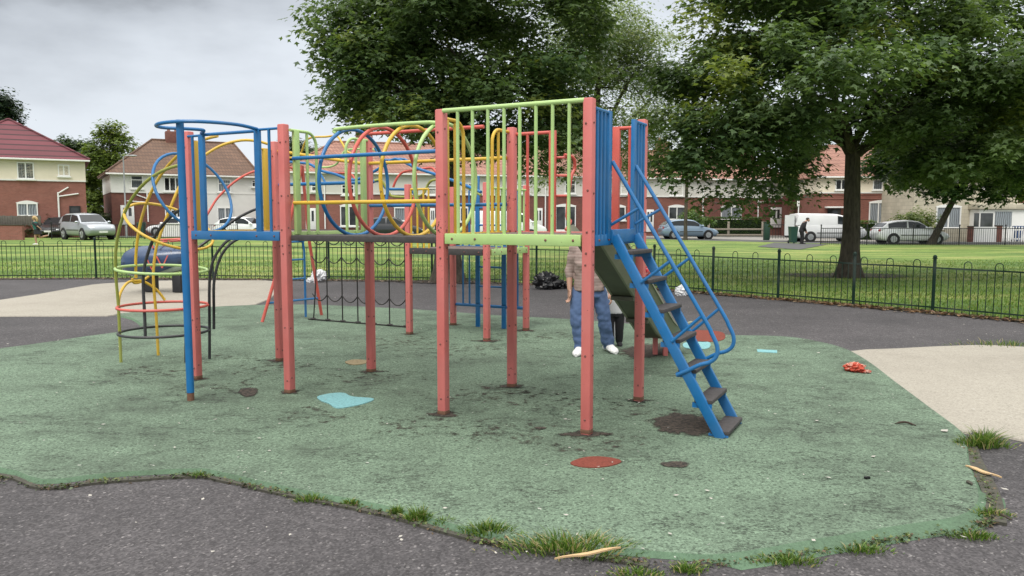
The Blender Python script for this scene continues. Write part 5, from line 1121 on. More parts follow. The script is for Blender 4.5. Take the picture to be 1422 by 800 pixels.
    part(MB().box(T(Lh + .002, 0, zb + .25), (.012, .26, .055), (Wm.to_3x3() @ Vector((1, 0, 0)), Wm.to_3x3() @ Vector((0, 1, 0)), AZ)), 'number_plate', M['plate'], t)
    for sg in (1, -1): part(MB().bar(T(wb - wr - .1, sg * (w + .004), zb + .36), T(-wb + wr + .1, sg * (w + .004), zb + .36), .012, .05), 'trim_strip', M['trim'], t)
    return t, T
def wins_of(van, roof):
    x0, x1 = roof[1][0], roof[-2][0]
    if van: return [('side_window', roof[0][0] - .42, roof[0][0] - 1.32)]
    s = roof[0][0] - .38; e = roof[-1][0] + .42; m = (s + e) / 2 + .05
    return [('side_window', s, m + .05), ('side_window', m - .05, e)]
HB = dict(Lh=2.1, belt=[(2.1, .62), (1.75, .76), (1.1, .90), (.7, .93), (-1.4, .98), (-2.1, .90)], roof=[(1.0, .92), (.25, 1.40), (-.3, 1.47), (-1.1, 1.42), (-1.6, 1.30), (-2.0, .96)], wb=1.28)
SUV = dict(Lh=2.2, belt=[(2.2, .82), (1.9, .96), (1.1, 1.05), (-1.5, 1.10), (-2.2, 1.05)], roof=[(1.0, 1.06), (.35, 1.60), (-.3, 1.69), (-1.4, 1.66), (-1.9, 1.50), (-2.12, 1.1)], wb=1.32, wr=.36, w=.92, zb=.26)
VAN = dict(Lh=2.45, belt=[(2.45, .80), (2.0, 1.02), (1.5, 1.10), (-2.3, 1.15), (-2.45, 1.12)], roof=[(1.72, 1.10), (.95, 1.74), (.4, 1.86), (-2.0, 1.90), (-2.35, 1.86), (-2.44, 1.15)], wb=1.45, w=.92, wr=.33, zb=.24, van=True)
def ground_at(px, Y): p = at(px, 330, Y); return Vector((p.x, Y, gz(p.x, Y) + .016))
car('pale blue hatchback parked in front of the terrace, nose to the right', ground_at(955, 58), R(4), M['car_blue'], **HB, group='vehicles along the road')
car('silver hatchback parked behind the leaning tree at the right', ground_at(1262, 48), R(-3), M['car_silver2'], **HB, group='vehicles along the road')
t, T = car('white panel van with its rear door open, beside the thick trunk', ground_at(1147, 53), R(2), M['car_white'], **VAN, name='parked_van', cat='van', group='vehicles along the road')
# open back doors and the dark load bay
ld = MB(); q = [T(-2.46, .9, .42), T(-2.46, .9, 1.78), T(-3.28, 1.0, 1.76), T(-3.28, 1.0, .44)]
q = [T(-2.56, -.86, .42), T(-2.56, -.86, 1.80), T(-3.24, -.98, 1.78), T(-3.24, -.98, .44)]
nn = (q[1] - q[0]).cross(q[2] - q[0]).normalized() * .03
dr = part(MB().add([p + nn for p in q] + [p - nn for p in q], [(0, 1, 2, 3), (7, 6, 5, 4), (0, 4, 5, 1), (1, 5, 6, 2), (2, 6, 7, 3), (3, 7, 4, 0)]), 'rear_door', M['car_white'], t)
part(MB().box(T(-2.455, 0, 1.1), (.02, .74, .62)), 'load_opening', M['trim'], t)
part(MB().bar(T(-2.5, -.8, .34), T(-2.5, .8, .34), .10, .16, bev=.03), 'bumper', M['trim'], t)
car('silver four-wheel-drive parked nose towards us beside the maroon-roofed house', ground_at(122, 50), R(-38), M['car_silver'], **SUV, group='vehicles along the road')
car('charcoal car facing us, half hidden behind the silver four-wheel-drive', ground_at(84, 56), R(-80), M['car_dark'], **HB, group='vehicles along the road')
car('white minibus parked behind the main platform, seen between lime bars', ground_at(706, 52), R(3), M['car_white'], **{**VAN, 'Lh': 2.5}, name='parked_van', cat='van', group='vehicles along the road')
car('charcoal hatchback seen low through the hoop tunnel', ground_at(546, 55), R(5), M['car_dark'], **HB, group='vehicles along the road')
car('white car parked behind the low blockwork wall, nose left', ground_at(246, 61), R(184), M['car_white'], **HB, group='vehicles along the road')
car('white car in front of the white half of the brown-roofed house', ground_at(342, 55.5), R(-10), M['car_white'], **HB, group='vehicles along the road')
# wheelie bins
M['bin_green'] = flat('green_bin_plastic', (.02, .07, .05), .5); M['bin_blue'] = flat('blue_bin_plastic', (.01, .05, .17), .5)
def bin_(label, px, Y, m):
    b_ = ground_at(px, Y); t = thing('wheelie_bin', label, 'wheelie bin', b_); secs = []
    for z, hx, hy in ((.06, .17, .2), (.5, .19, .23), (.98, .22, .27)): secs.append([b_ + Vector((x, y, z)) for x, y in ((-hx, -hy), (hx, -hy), (hx, hy), (-hx, hy))])
    part(MB().loft(secs), 'bin_body', M[m], t); part(MB().box(b_ + Vector((0, 0, 1.02)), (.235, .29, .035), None, 0, .02), 'lid', M[m], t)
    for s_ in (-.17, .17): part(MB().tube([b_ + Vector((s_ - .03, .28, .1)), b_ + Vector((s_ + .03, .28, .1))], .10, 12), 'wheel', M['tyre'], t)
    part(MB().tube([b_ + Vector((-.17, .32, .98)), b_ + Vector((.17, .32, .98))], .018, 6), 'handle', M[m], t)
bin_('dark green wheelie bin held by the man in black', 1101, 48.5, 'bin_green'); bin_('blue wheelie bin behind the white picket fence', 1413, 53.5, 'bin_blue'); bin_('dark wheelie bin by the wall of the brown-roofed house', 197, 57.5, 'bin_green')
# blue and white rocking toy in the pale area
M['toyblue'], nt, b = nodes('toy_blue_shell'); p = pos(nt); n1 = noise(nt, p, 2.2, 5); n2 = noise(nt, p, 14, 5)
s_ = N(nt, 'ShaderNodeSeparateXYZ'); L(nt, p, s_.inputs[0])
L(nt, mix(nt, ramp(nt, n2.outputs['Fac'], [(.62, (0, 0, 0)), (.68, (1, 1, 1))]).outputs[0], mix(nt, n1.outputs['Fac'], (.018, .035, .085), (.055, .10, .19)), (.02, .02, .03)), b.inputs['Base Color']); b.inputs['Roughness'].default_value = .22
M['toygrey'] = flat('toy_grey_green_base', (.16, .20, .15), .5)
c = at(220, 362, 16.6); t = thing('rocking_toy', 'blue rounded rocking toy on black legs in the pale area beyond the curved climber', 'play equipment', (c.x, 16.6, .03))
AXr = Vector((math.cos(R(-8)), math.sin(R(-8)), 0)); AYr = Vector((-AXr.y, AXr.x, 0)); secs = []; lo = []
c = Vector((c.x, c.y, .665))
RB = .355
for x, k, zo in ((-.80, .10, -.02), (-.77, .45, -.02), (-.68, .78, -.01), (-.52, .98, 0), (-.3, 1.04, .01), (0, .98, .03), (.3, .82, .07), (.52, .66, .11), (.64, .55, .13)):
    secs.append([c + AXr * x + AYr * (RB * k * math.cos(a_)) + AZ * (zo + RB * .92 * k * math.sin(a_)) for a_ in [2 * math.pi * i / 20 for i in range(20)]])
part(MB().loft(secs), 'shell', M['toyblue'], t)
part(MB().bar(c + AXr * -.45 + AZ * -.31, c + AXr * .62 + AZ * -.10, .36, .12, bev=.04), 'keel', M['toygrey'], t)
for x in (-.18, .46): part(MB().bar(c + AXr * x + AZ * -.635, c + AXr * x + AZ * -.25, .20, .24, up=AYr, bev=.02), 'leg', M['trim'], t)
hb_ = MB()
for y in (-.2, .2): hb_.tube(cr([c + AXr * .02 + AYr * y + AZ * .30, c + AXr * .05 + AYr * y + AZ * .46, c + AXr * .70 + AYr * y + AZ * .47, c + AXr * .78 + AYr * y + AZ * .2], 4), .02, 8)
for x in (.1, .4, .66): hb_.tube([c + AXr * x + AYr * -.2 + AZ * (.42 + x * .07), c + AXr * x + AYr * .2 + AZ * (.42 + x * .07)], .018, 8)
part(hb_, 'handrail', M['redpole'], t)
zz = MB(); q = [(-.05, .10), (.06, -.16), (.18, .12), (.30, -.12), (.42, .14)]
for (a_, b_), (c_, d_) in zip(q, q[1:]):
    ya = lambda z: -math.sqrt(max(.0, (.37 - .1 * max(0, z)) ** 2 - z * z)); zz.bar(c + AXr * a_ + AYr * ya(b_) + AZ * (b_ + .02), c + AXr * c_ + AYr * ya(d_) + AZ * (d_ + .02), .016, .022)
part(zz, 'zigzag_stripe', M['redpole'], t)
# ------------------------------------------------------------------ people
M['skin'] = flat('skin', (.42, .24, .17), .5, 0, .12, 9, .05); M['hair_dark'] = flat('dark_hair', (.035, .022, .015), .6, 0, .4, 40, .3); M['hair_fair'] = flat('fair_hair', (.48, .33, .16), .6, 0, .3, 40, .3)
M['denim'] = flat('blue_denim', (.085, .14, .27), .85, 0, .35, 11, .25); M['white_shoe'] = flat('white_trainers', (.72, .72, .71), .6, 0, .08, 20, .1)
M['stripe_top'], nt, b = nodes('beige_striped_jumper'); p = pos(nt); w = N(nt, 'ShaderNodeTexWave', wave_type='BANDS', bands_direction='Z'); w.inputs['Scale'].default_value = 9.0; w.inputs['Distortion'].default_value = .6; L(nt, p, w.inputs['Vector'])
n1 = noise(nt, p, 9, 4); L(nt, mix(nt, 1, mix(nt, w.outputs['Fac'], (.27, .20, .178), (.34, .262, .235)), ramp(nt, n1.outputs['Fac'], [(.3, (.93,) * 3), (.7, (1.06,) * 3)]).outputs[0], 'MULTIPLY'), b.inputs['Base Color']); b.inputs['Roughness'].default_value = .9; bump(nt, b, n1.outputs['Fac'], .4, .015)
M['black_cloth'] = flat('black_cloth', (.014, .014, .016), .85, 0, .4, 9, .3); M['teal_cloth'] = flat('teal_cloth', (.015, .11, .09), .8); M['white_cloth'] = flat('white_cloth', (.62, .62, .62), .85); M['eye'] = flat('eye', (.02, .015, .012), .2)
def chain(mb, pts, rs, n=10):
    pts = [Vector(p) for p in pts]; q = cr(pts, 4); m = len(pts) - 1; r2 = []
    for i in range(len(q)):
        k = i / 4; a = min(int(k), m - 1) if i < len(q) - 1 else m - 1; f = k - a; r2.append(rs[a] + (rs[min(a + 1, m)] - rs[a]) * f)
    mb.tube(q, r2, n); mb.ball(q[0], r2[0], n, 6); mb.ball(q[-1], r2[-1], n, 6); return mb
def etorso(mb, secs, n=16):
    mb.loft([[Vector((c[0] + rx * math.cos(a), c[1] + ry * math.sin(a), c[2])) for a in [2 * math.pi * i / n for i in range(n)]] for c, rx, ry in secs]); return mb
def remesh(o, vox, it=3):
    bpy.context.view_layer.update()
    m = o.modifiers.new('r', 'REMESH'); m.mode = 'VOXEL'; m.voxel_size = vox; m.use_smooth_shade = True
    s = o.modifiers.new('s', 'SMOOTH'); s.factor = .5; s.iterations = it
    dg = bpy.context.evaluated_depsgraph_get(); me = bpy.data.meshes.new_from_object(o.evaluated_get(dg)); me.name = o.name
    o.modifiers.clear(); old = o.data; o.data = me
    me.polygons.foreach_set('use_smooth', [True] * len(me.polygons)); bpy.data.meshes.remove(old); return o
def hand(mb, w, d, side, s=1.0):
    """w wrist, d direction the hand points, side = direction towards the thumb; five curled fingers"""
    w, d, side = Vector(w), Vector(d).normalized(), Vector(side).normalized(); nrm = d.cross(side)
    mb.box(w + d * .045 * s, (.036 * s, .045 * s, .013 * s), (side, d, nrm), 0, .009 * s)
    for k, ln in enumerate((.068, .075, .070, .055)):
        b0 = w + d * .085 * s + side * (.027 - .018 * k) * s
        chain(mb, [b0 - d * .02 * s, b0 + d * ln * .45 * s + nrm * .006 * s, b0 + d * ln * .78 * s + nrm * .022 * s, b0 + d * ln * .88 * s + nrm * .040 * s], [.0088 * s, .0085 * s, .008 * s, .007 * s], 7)
    chain(mb, [w + d * .025 * s + side * .02 * s, w + d * .055 * s + side * .046 * s + nrm * .012 * s, w + d * .085 * s + side * .044 * s + nrm * .026 * s], [.012 * s, .010 * s, .008 * s], 7)
def head(mb, c, h, face, up=AZ):
    """c = centre of skull, h = head height, face = direction"""
    f = Vector(face).normalized(); s = f.cross(AZ).normalized(); r = h / 2
    def el_(p, rx, ry, rz, n=14, m=10):
        k = len(mb.v); mb.ball((0, 0, 0), (rx, ry, rz), n, m)
        for i in range(k, len(mb.v)): v = mb.v[i]; mb.v[i] = tuple(p + s * v[0] + f * v[1] + AZ * v[2])
    el_(c + AZ * r * .12, r * .72, r * .86, r * .88); el_(c - AZ * r * .35 + f * r * .12, r * .56, r * .66, r * .62)
    el_(c + f * r * .86 - AZ * r * .12, r * .12, r * .18, r * .22); el_(c + f * r * .74 - AZ * r * .47, r * .24, r * .10, r * .08)
    for q in (-1, 1): el_(c + s * (q * r * .72) - AZ * r * .02, r * .07, r * .16, r * .24)
    return f, s, r
def person(label, loc, build, group=None):
    t = thing('person', label, 'person', loc, group=group); build(t, Vector(loc)); return t
def finish(mb, name, mat, t, vox, it=3): return remesh(part(mb, name, M[mat], t), vox, it)
def shoe(mb, heel, toe_dir, ln=.25, k=1.0):
    h = Vector(heel); d = Vector(toe_dir).normalized(); sd = AZ.cross(d); secs = []
    for q, wd, ht in ((-.02, .028, .05), (.02, .036, .085), (.08, .038, .095), (.14, .042, .07), (.20, .046, .055), (.235, .036, .042), (.255, .016, .024)):
        q *= ln / .25; secs.append([h + d * q + sd * (wd * k * math.cos(a)) + AZ * (max(0, .5 + .5 * math.sin(a)) * ht * k) for a in [2 * math.pi * i / 12 for i in range(12)]])
    mb.loft(secs)
# the woman behind the front posts
Yw = 8.98; wx = at(818, 400, Yw).x
def woman(t, o):
    B = lambda x, y, z: o + Vector((x, y, z - o.z + .03))
    fL, fR = Vector((at(806, 497, 8.93).x, 8.93, .03)), Vector((at(845, 492, 9.1).x, 9.1, .03))
    hipL, hipR = B(-.085, .02, .76), B(.085, .02, .76); kL = fL.lerp(hipL, .53) + Vector((-.035, -.04, 0)); kR = fR.lerp(hipR, .53) + Vector((.0, -.05, 0))
    aL, aR = fL + AZ * .08, fR + AZ * .08
    shL, shR = B(-.165, .03, 1.225), B(.165, .03, 1.225); elL, elR = B(-.225, .05, .96), B(.215, -.02, .96); wrL, wrR = B(-.228, -.03, .745), B(.222, -.10, .735)
    b = MB(); etorso(b, [(B(0, 0, .70), .13, .09), (B(0, 0, .8), .155, .11), (B(0, 0, .98), .14, .10), (B(0, 0, 1.18), .165, .095), (B(0, 0, 1.26), .11, .07), (B(0, 0, 1.30), .05, .05)])
    chain(b, [B(0, 0, 1.26), B(0, -.005, 1.36)], [.05, .048]); f, s, r = head(b, B(.0, -.02, 1.43), .215, (.15, -1, -.15))
    for sh, elb, wr in ((shL, elL, wrL), (shR, elR, wrR)): chain(b, [sh, sh.lerp(elb, .5), elb, elb.lerp(wr, .4), wr], [.05, .045, .038, .038, .026])
    hand(b, wrL, Vector((.0, -.12, -1)), Vector((.35, -1, 0)), .98); hand(b, wrR, Vector((.25, -.3, -1)), Vector((-.35, -1, 0)), .98)
    for h, k, a in ((hipL, kL, aL), (hipR, kR, aR)): chain(b, [h, h.lerp(k, .5), k, k.lerp(a, .4), a], [.082, .072, .052, .05, .034])
    finish(b, 'body', 'skin', t, .0065, 2)
    for q in (-1, 1): part(MB().ball(B(.0, -.02, 1.43) + f * r * .80 + s * q * r * .30 + AZ * r * .06, r * .09, 8, 6), 'eye', M['eye'], t)
    hr = MB().ball(B(0, .012, 1.462), (.088, .10, .092), 14, 9); chain(hr, [B(0, .07, 1.45), B(0, .085, 1.36), B(0, .075, 1.28)], [.07, .07, .05]); finish(hr, 'hair', 'hair_dark', t, .012)
    j = MB(); etorso(j, [(B(0, .01, .66), .165, .125), (B(0, .01, .74), .175, .135), (B(0, 0, .81), .16, .118)])
    for h, k, a, e in ((hipL, kL, aL, -.02), (hipR, kR, aR, .02)): chain(j, [h, h.lerp(k, .5) + Vector((e, 0, 0)), k + Vector((e, 0, 0)), k.lerp(a, .55), a + AZ * .0], [.104, .097, .080, .076, .074], 12)
    jo = finish(j, 'jeans', 'denim', t, .010, 2)
    from mathutils import noise as mn
    for v in jo.data.vertices:
        q = v.co * 1.0; v.co += v.normal * (.014 * mn.noise(Vector((q.x * 6, q.y * 6, q.z * 15))) + .006 * mn.noise(q * 24))
    tp = MB(); etorso(tp, [(B(0, 0, .735), .182, .138), (B(0, -.005, .80), .180, .136), (B(0, -.01, .92), .166, .128), (B(0, -.025, 1.05), .176, .142), (B(0, -.005, 1.14), .175, .118), (B(0, .01, 1.22), .17, .095), (B(0, .012, 1.275), .10, .075), (B(0, .012, 1.30), .066, .062)])
    for sh, elb, wr in ((shL, elL, wrL), (shR, elR, wrR)): chain(tp, [sh + AZ * .005, sh.lerp(elb, .5), elb, elb.lerp(wr, .28)], [.068, .064, .055, .052], 12)
    jo = finish(tp, 'jumper', 'stripe_top', t, .010, 2)
    for v in jo.data.vertices: v.co += v.normal * (.012 * mn.noise(Vector((v.co.x * 7, v.co.y * 7, v.co.z * 13))) + .005 * mn.noise(v.co * 26))
    for fo, d in ((fL, (-.35, -1, 0)), (fR, (.30, -1, 0))):
        m = MB(); shoe(m, fo - Vector(d).normalized() * .08, d, .285, 1.3); part(m, 'shoe', M['white_shoe'], t)
person('woman in a striped jumper, blue jeans and white trainers half hidden by a coral post', (wx, Yw, .03), woman)
# the child beside her behind the slide
Yc = 9.55; cx_ = at(854, 440, Yc).x
def child(t, o):
    B = lambda x, y, z: o + Vector((x, y, z)); b = MB()
    etorso(b, [(B(0, 0, .40), .085, .07), (B(0, 0, .5), .095, .075), (B(0, 0, .66), .10, .07), (B(0, 0, .72), .05, .045)]); chain(b, [B(0, 0, .70), B(0, 0, .77)], [.036, .034]); f, s, r = head(b, B(0, -.01, .84), .18, (-.3, -1, 0))
    aims = ((B(-.10, 0, .68), B(-.15, -.04, .56), B(-.175, -.09, .47)), (B(.10, 0, .68), B(.14, .0, .56), B(.15, -.05, .45)))
    for q, (sh, e, w_) in enumerate(aims): chain(b, [sh, e, w_], [.034, .028, .020]); hand(b, w_, (0, -.5, -1), (1 - 2 * q, -.8, 0), .62)
    for x in (-.055, .055): chain(b, [B(x, 0, .42), B(x, -.01, .22), B(x, 0, .06)], [.055, .042, .03])
    finish(b, 'body', 'skin', t, .006, 2)
    for q in (-1, 1): part(MB().ball(B(0, -.01, .84) + f * r * .80 + s * q * r * .30 + AZ * r * .06, r * .09, 8, 6), 'eye', M['eye'], t)
    finish(MB().ball(B(0, .012, .865), (.078, .088, .078), 12, 8), 'hair', 'hair_dark', t, .012)
    tp = MB(); etorso(tp, [(B(0, 0, .40), .11, .09), (B(0, 0, .55), .108, .088), (B(0, 0, .66), .112, .08), (B(0, 0, .73), .055, .05)])
    for sh, e, w_ in aims: chain(tp, [sh, e, e.lerp(w_, .6)], [.046, .040, .034])
    finish(tp, 'top', 'white_cloth', t, .010)
    tr = MB(); etorso(tr, [(B(0, 0, .36), .10, .08), (B(0, 0, .44), .105, .085)])
    for x in (-.055, .055): chain(tr, [B(x, 0, .40), B(x, -.01, .22), B(x, 0, .06)], [.068, .056, .046])
    finish(tr, 'trousers', 'black_cloth', t, .010)
    for x in (-.105, -.004): part(MB().tube([B(x - .012, -.03, .36), B(x - .006, -.045, .22), B(x, -.03, .09)], .008, 6), 'stripe', M['white_cloth'], t)
    for x in (-.055, .055): m = MB(); shoe(m, B(x, .05, 0), (0, -1, 0), .16, .75); part(m, 'shoe', M['black_cloth'], t)
person('small child in white top and black striped trousers beside the woman behind the slide', (cx_, Yc, .03), child)
# running girl on the lawn, far left
Yg = 41; g0 = at(51, 345, Yg); gzz = gz(g0.x, Yg)
def girl(t, o):
    B = lambda x, y, z: o + Vector((x, y, z)); b = MB(); pel = B(.05, 0, .78)
    etorso(b, [(B(.07, 0, .70), .13, .10), (B(.05, 0, .82), .13, .10), (B(.0, 0, 1.0), .12, .09), (B(-.03, 0, 1.16), .14, .085), (B(-.035, 0, 1.25), .05, .045)]); chain(b, [B(-.035, 0, 1.22), B(-.05, 0, 1.32)], [.045, .042]); head(b, B(-.06, 0, 1.41), .21, (-1, -.2, -.1))
    arms = ((B(-.03, -.13, 1.15), B(.16, -.17, 1.02), B(.27, -.12, .90)), (B(-.03, .13, 1.15), B(.08, .18, .95), B(-.10, .14, .86)), )
    for q, (sh, e, w_) in enumerate(arms): chain(b, [sh, e, w_], [.042, .036, .024]); hand(b, w_, (w_ - e), (0, 0, 1), .9)
    legs = ((pel, B(.0, -.06, .42), B(.03, -.05, .07)), (pel, B(.16, .07, .40), B(.58, .08, .50)))
    for h, k, a in legs: chain(b, [h, h.lerp(k, .5), k, k.lerp(a, .4), a], [.09, .075, .055, .052, .034])
    finish(b, 'body', 'skin', t, .012, 2)
    hr = MB().ball(B(-.04, 0, 1.435), (.10, .09, .10), 12, 8); chain(hr, [B(.03, 0, 1.45), B(.09, 0, 1.36), B(.10, 0, 1.24)], [.06, .06, .035]); finish(hr, 'hair', 'hair_fair', t, .016)
    tp = MB(); etorso(tp, [(B(.06, 0, .80), .15, .12), (B(.0, 0, 1.0), .14, .11), (B(-.03, 0, 1.16), .155, .10), (B(-.035, 0, 1.23), .08, .07)]); finish(tp, 'top', 'teal_cloth', t, .018)
    sk = MB(); etorso(sk, [(B(.12, 0, .55), .21, .17), (B(.09, 0, .66), .19, .15), (B(.06, 0, .84), .15, .12)]); finish(sk, 'shorts', 'black_cloth', t, .02)
    jk = MB(); etorso(jk, [(B(.16, 0, .82), .11, .13), (B(.12, 0, .98), .10, .12), (B(.07, 0, 1.14), .08, .12)]); chain(jk, [arms[0][0], arms[0][1]], [.06, .05]); finish(jk, 'jacket', 'black_cloth', t, .018)
    m = MB(); shoe(m, B(.08, -.05, 0), (-1, 0, 0), .25, 1.1); part(m, 'shoe', M['white_shoe'], t)
    m = MB(); shoe(m, B(.60, .08, .46), (.3, 0, .95), .25, 1.1); part(m, 'shoe', M['white_shoe'], t)
person('fair-haired girl in teal top and black jacket running on the far left lawn', (g0.x, Yg, gzz), girl)
# stooping man in black by the bin
m0 = ground_at(1114, 47.4)
def man(t, o):
    B = lambda x, y, z: o + Vector((x, y, z)); b = MB()
    etorso(b, [(B(-.05, 0, .80), .13, .14), (B(-.04, 0, .95), .12, .15), (B(.04, 0, 1.15), .12, .17), (B(.12, 0, 1.32), .12, .16), (B(.17, 0, 1.38), .06, .06)]); chain(b, [B(.15, 0, 1.36), B(.25, 0, 1.44)], [.055, .05]); head(b, B(.32, -.01, 1.48), .23, (.8, -.5, -.4))
    arms = ((B(.12, -.18, 1.30), B(.06, -.22, 1.02), B(.16, -.18, .80)), (B(.12, .18, 1.30), B(.12, .22, 1.02), B(.22, .18, .80)))
    for sh, e, w_ in arms: chain(b, [sh, e, w_], [.055, .046, .03]); hand(b, w_, w_ - e, (1, -.3, 0), 1)
    for y in (-.09, .09): chain(b, [B(-.05, y, .82), B(.0, y, .45), B(-.02, y, .06)], [.09, .06, .04])
    finish(b, 'body', 'skin', t, .012, 2)
    finish(MB().ball(B(.295, 0, 1.525), (.11, .095, .095), 12, 8), 'hair', 'hair_dark', t, .016)
    tp = MB(); etorso(tp, [(B(-.05, 0, .74), .16, .17), (B(-.03, 0, .95), .15, .175), (B(.05, 0, 1.15), .15, .195), (B(.12, 0, 1.30), .14, .18), (B(.16, 0, 1.38), .08, .09)])
    for sh, e, w_ in arms: chain(tp, [sh, e, e.lerp(w_, .9)], [.075, .062, .05])
    finish(tp, 'jacket', 'black_cloth', t, .016)
    tr = MB(); [chain(tr, [B(-.05, y, .80), B(.0, y, .45), B(-.02, y, .08)], [.11, .085, .07]) for y in (-.09, .09)]; finish(tr, 'trousers', 'black_cloth', t, .018)
    for y in (-.09, .09): m = MB(); shoe(m, B(-.08, y, 0), (1, 0, 0), .28, 1.2); part(m, 'shoe', M['black_cloth'], t)
person('stooping man in black clothes beside the dark green wheelie bin', m0, man)
# ------------------------------------------------------------------ litter, planks, weeds
M['bag_black'] = flat('black_bin_bag', (.008, .008, .009), .28, 0, .3, 12, .2); M['bag_white'] = flat('white_carrier_bag', (.66, .67, .68), .45, 0, .12, 10, .3)
M['cloth_red'], nt, b = nodes('orange_red_cloth'); p = pos(nt); n1 = noise(nt, p, 13, 3); L(nt, ramp(nt, n1.outputs['Fac'], [(.46, (.36, .045, .02)), (.52, (.42, .06, .03)), (.56, (.55, .40, .32)), (.61, (.32, .04, .02))]).outputs[0], b.inputs['Base Color']); b.inputs['Roughness'].default_value = .8
def lump(c, r, seed, amp=.35, freq=3.0, n=56, m=34, flatb=True):
    from mathutils import noise as mn
    mb = MB().ball((0, 0, 0), 1, n, m); out = []
    for v in mb.v:
        v = Vector(v); k = 1 + amp * mn.fractal(v * freq + Vector((seed, seed * 2, 0)), 1.0, 2.0, 2) + amp * .45 * abs(mn.noise(v * freq * 1.9 + Vector((seed, 0, 5)))) + .05 * abs(mn.noise(v * 9 + Vector((0, seed, 2))))
        q = Vector((v.x * r[0], v.y * r[1], v.z * r[2])) * k
        if flatb: q.z = max(q.z, -r[2] * .8)
        out.append(tuple(Vector(c) + q + AZ * r[2] * .8))
    mb.v = out; return mb
def lay(mb, name, mat, label, cat, **k): return tag(mb.build(name, M[mat], **k), label, cat)
c = G(759, 402); mb = lump(c + AZ * .01, (.25, .2, .20), 3, .42, 2.6); a = lump(c + Vector((.34, .12, .01)), (.13, .13, .10), 9, .42, 3); mb.add(a.v, a.f)
lay(mb, 'bin_bag', 'bag_black', 'crumpled black bin bag lying by the fence left of the woman', 'bin bag', angle=40)
c = at(443, 383, 19.4); c.z -= .12; mb = lump(c, (.17, .12, .14), 5, .4, 2.5); a = lump(c + Vector((-.17, -.03, -.06)), (.12, .1, .08), 6, .45, 3); mb.add(a.v, a.f); c.z = .01
lay(mb, 'carrier_bag', 'bag_white', 'bulging white plastic bag caught at the fence behind the splayed red legs', 'plastic bag', angle=25)
c = G(946, 411); lay(lump(c + AZ * .005, (.11, .09, .11), 8, .45, 3), 'carrier_bag', 'bag_white', 'white plastic bag on the asphalt behind the ladder handrails', 'plastic bag', angle=25)
c = G(1186, 515, .03); mb = lump(c, (.085, .10, .045), 12, .45, 2.6); a = lump(c + Vector((.07, -.10, 0)), (.05, .045, .016), 14, .5, 3); mb.add(a.v, a.f)
lay(mb, 'discarded_cloth', 'cloth_red', 'crumpled orange-red striped garment on the rubber near the pale surface', 'garment', angle=25)
M['cloth_pink'], nt, b = nodes('red_pink_patterned_cloth'); p = pos(nt); n1 = noise(nt, p, 22, 3); L(nt, ramp(nt, n1.outputs['Fac'], [(.42, (.42, .03, .045)), (.5, (.5, .05, .06)), (.54, (.55, .28, .27)), (.62, (.33, .02, .03))]).outputs[0], b.inputs['Base Color']); b.inputs['Roughness'].default_value = .85
pc = at(899, 381, 7.45); mb = MB(); rail_z = .74
mb = lump(Vector((pc.x, pc.y, pc.z - .07)), (.045, .06, .085), 21, .4, 2.2, flatb=False)
lay(mb, 'draped_coat', 'cloth_pink', 'red and pink patterned coat hung over the edge of the slide behind the ladder', 'coat', angle=30)
def plankobj(p0, p1, w, label, name='broken_plank', z=.0, tip=True):
    a, b_ = G(*p0, z), G(*p1, z); d = (b_ - a); l = d.length; d /= l; s_ = AZ.cross(d); V = []
    n = 8
    up_, lo_ = [], []
    for i in range(n + 1):
        t_ = i / n; k = w * (1 if t_ < .6 else max(.12, 1 - (t_ - .6) * 2.3)) * min(1, .25 + t_ * 3) * random.uniform(.8, 1.1); p_ = a + d * l * t_ + AZ * (.012 + .003 * math.sin(t_ * 9)); up_.append(p_ + s_ * k / 2); lo_.append(p_ - s_ * k / 2)
    mb = MB().loft([[u, v, v + AZ * .008, u + AZ * .008] for u, v in zip(up_, lo_)]); return lay(mb, name, 'plank', label, 'plank', angle=30)
plankobj((862, 765), (770, 781), .020, 'long splintered pale strip of wood by the weeds at the front edge', z=.05)
plankobj((1341, 650), (1391, 667), .034, 'short pale splintered piece of wood on the right-hand edging', z=.02)
M['twig'] = flat('twig_bark', (.05, .035, .025), .9, 0, .4, 30)
def twig(p0, p1, label, r=.008, z=.036):
    a, b_ = G(*p0, z), G(*p1, z); m_ = a.lerp(b_, .45) + Vector((.02, .03, .01)); lay(MB().tube(cr([a, m_, b_], 4), [r * .5] * 2 + [r] * 5 + [r * .5] * 2, 6), 'twig', 'twig', label, 'twig', angle=60)
twig((1243, 588), (1272, 591), 'thin dark twig on the rubber near the pale surface')
twig((1358, 712), (1405, 722), 'dark twig among the weeds at the right front corner', z=.02)
c = G(1346, 672, .03); lay(lump(c, (.012, .03, .010), 31, .3, 3, 12, 8), 'pebble', 'kerb', 'grey stone at the rubber edge beside the splintered wood', 'stone')
c = G(1204, 665, .03); lay(MB().box(c + AZ * .008, (.018, .007, .007), None, 0, .002), 'rubber_scrap', 'bag_black', 'small black scrap lying on the rubber in front of the ladder', 'litter')
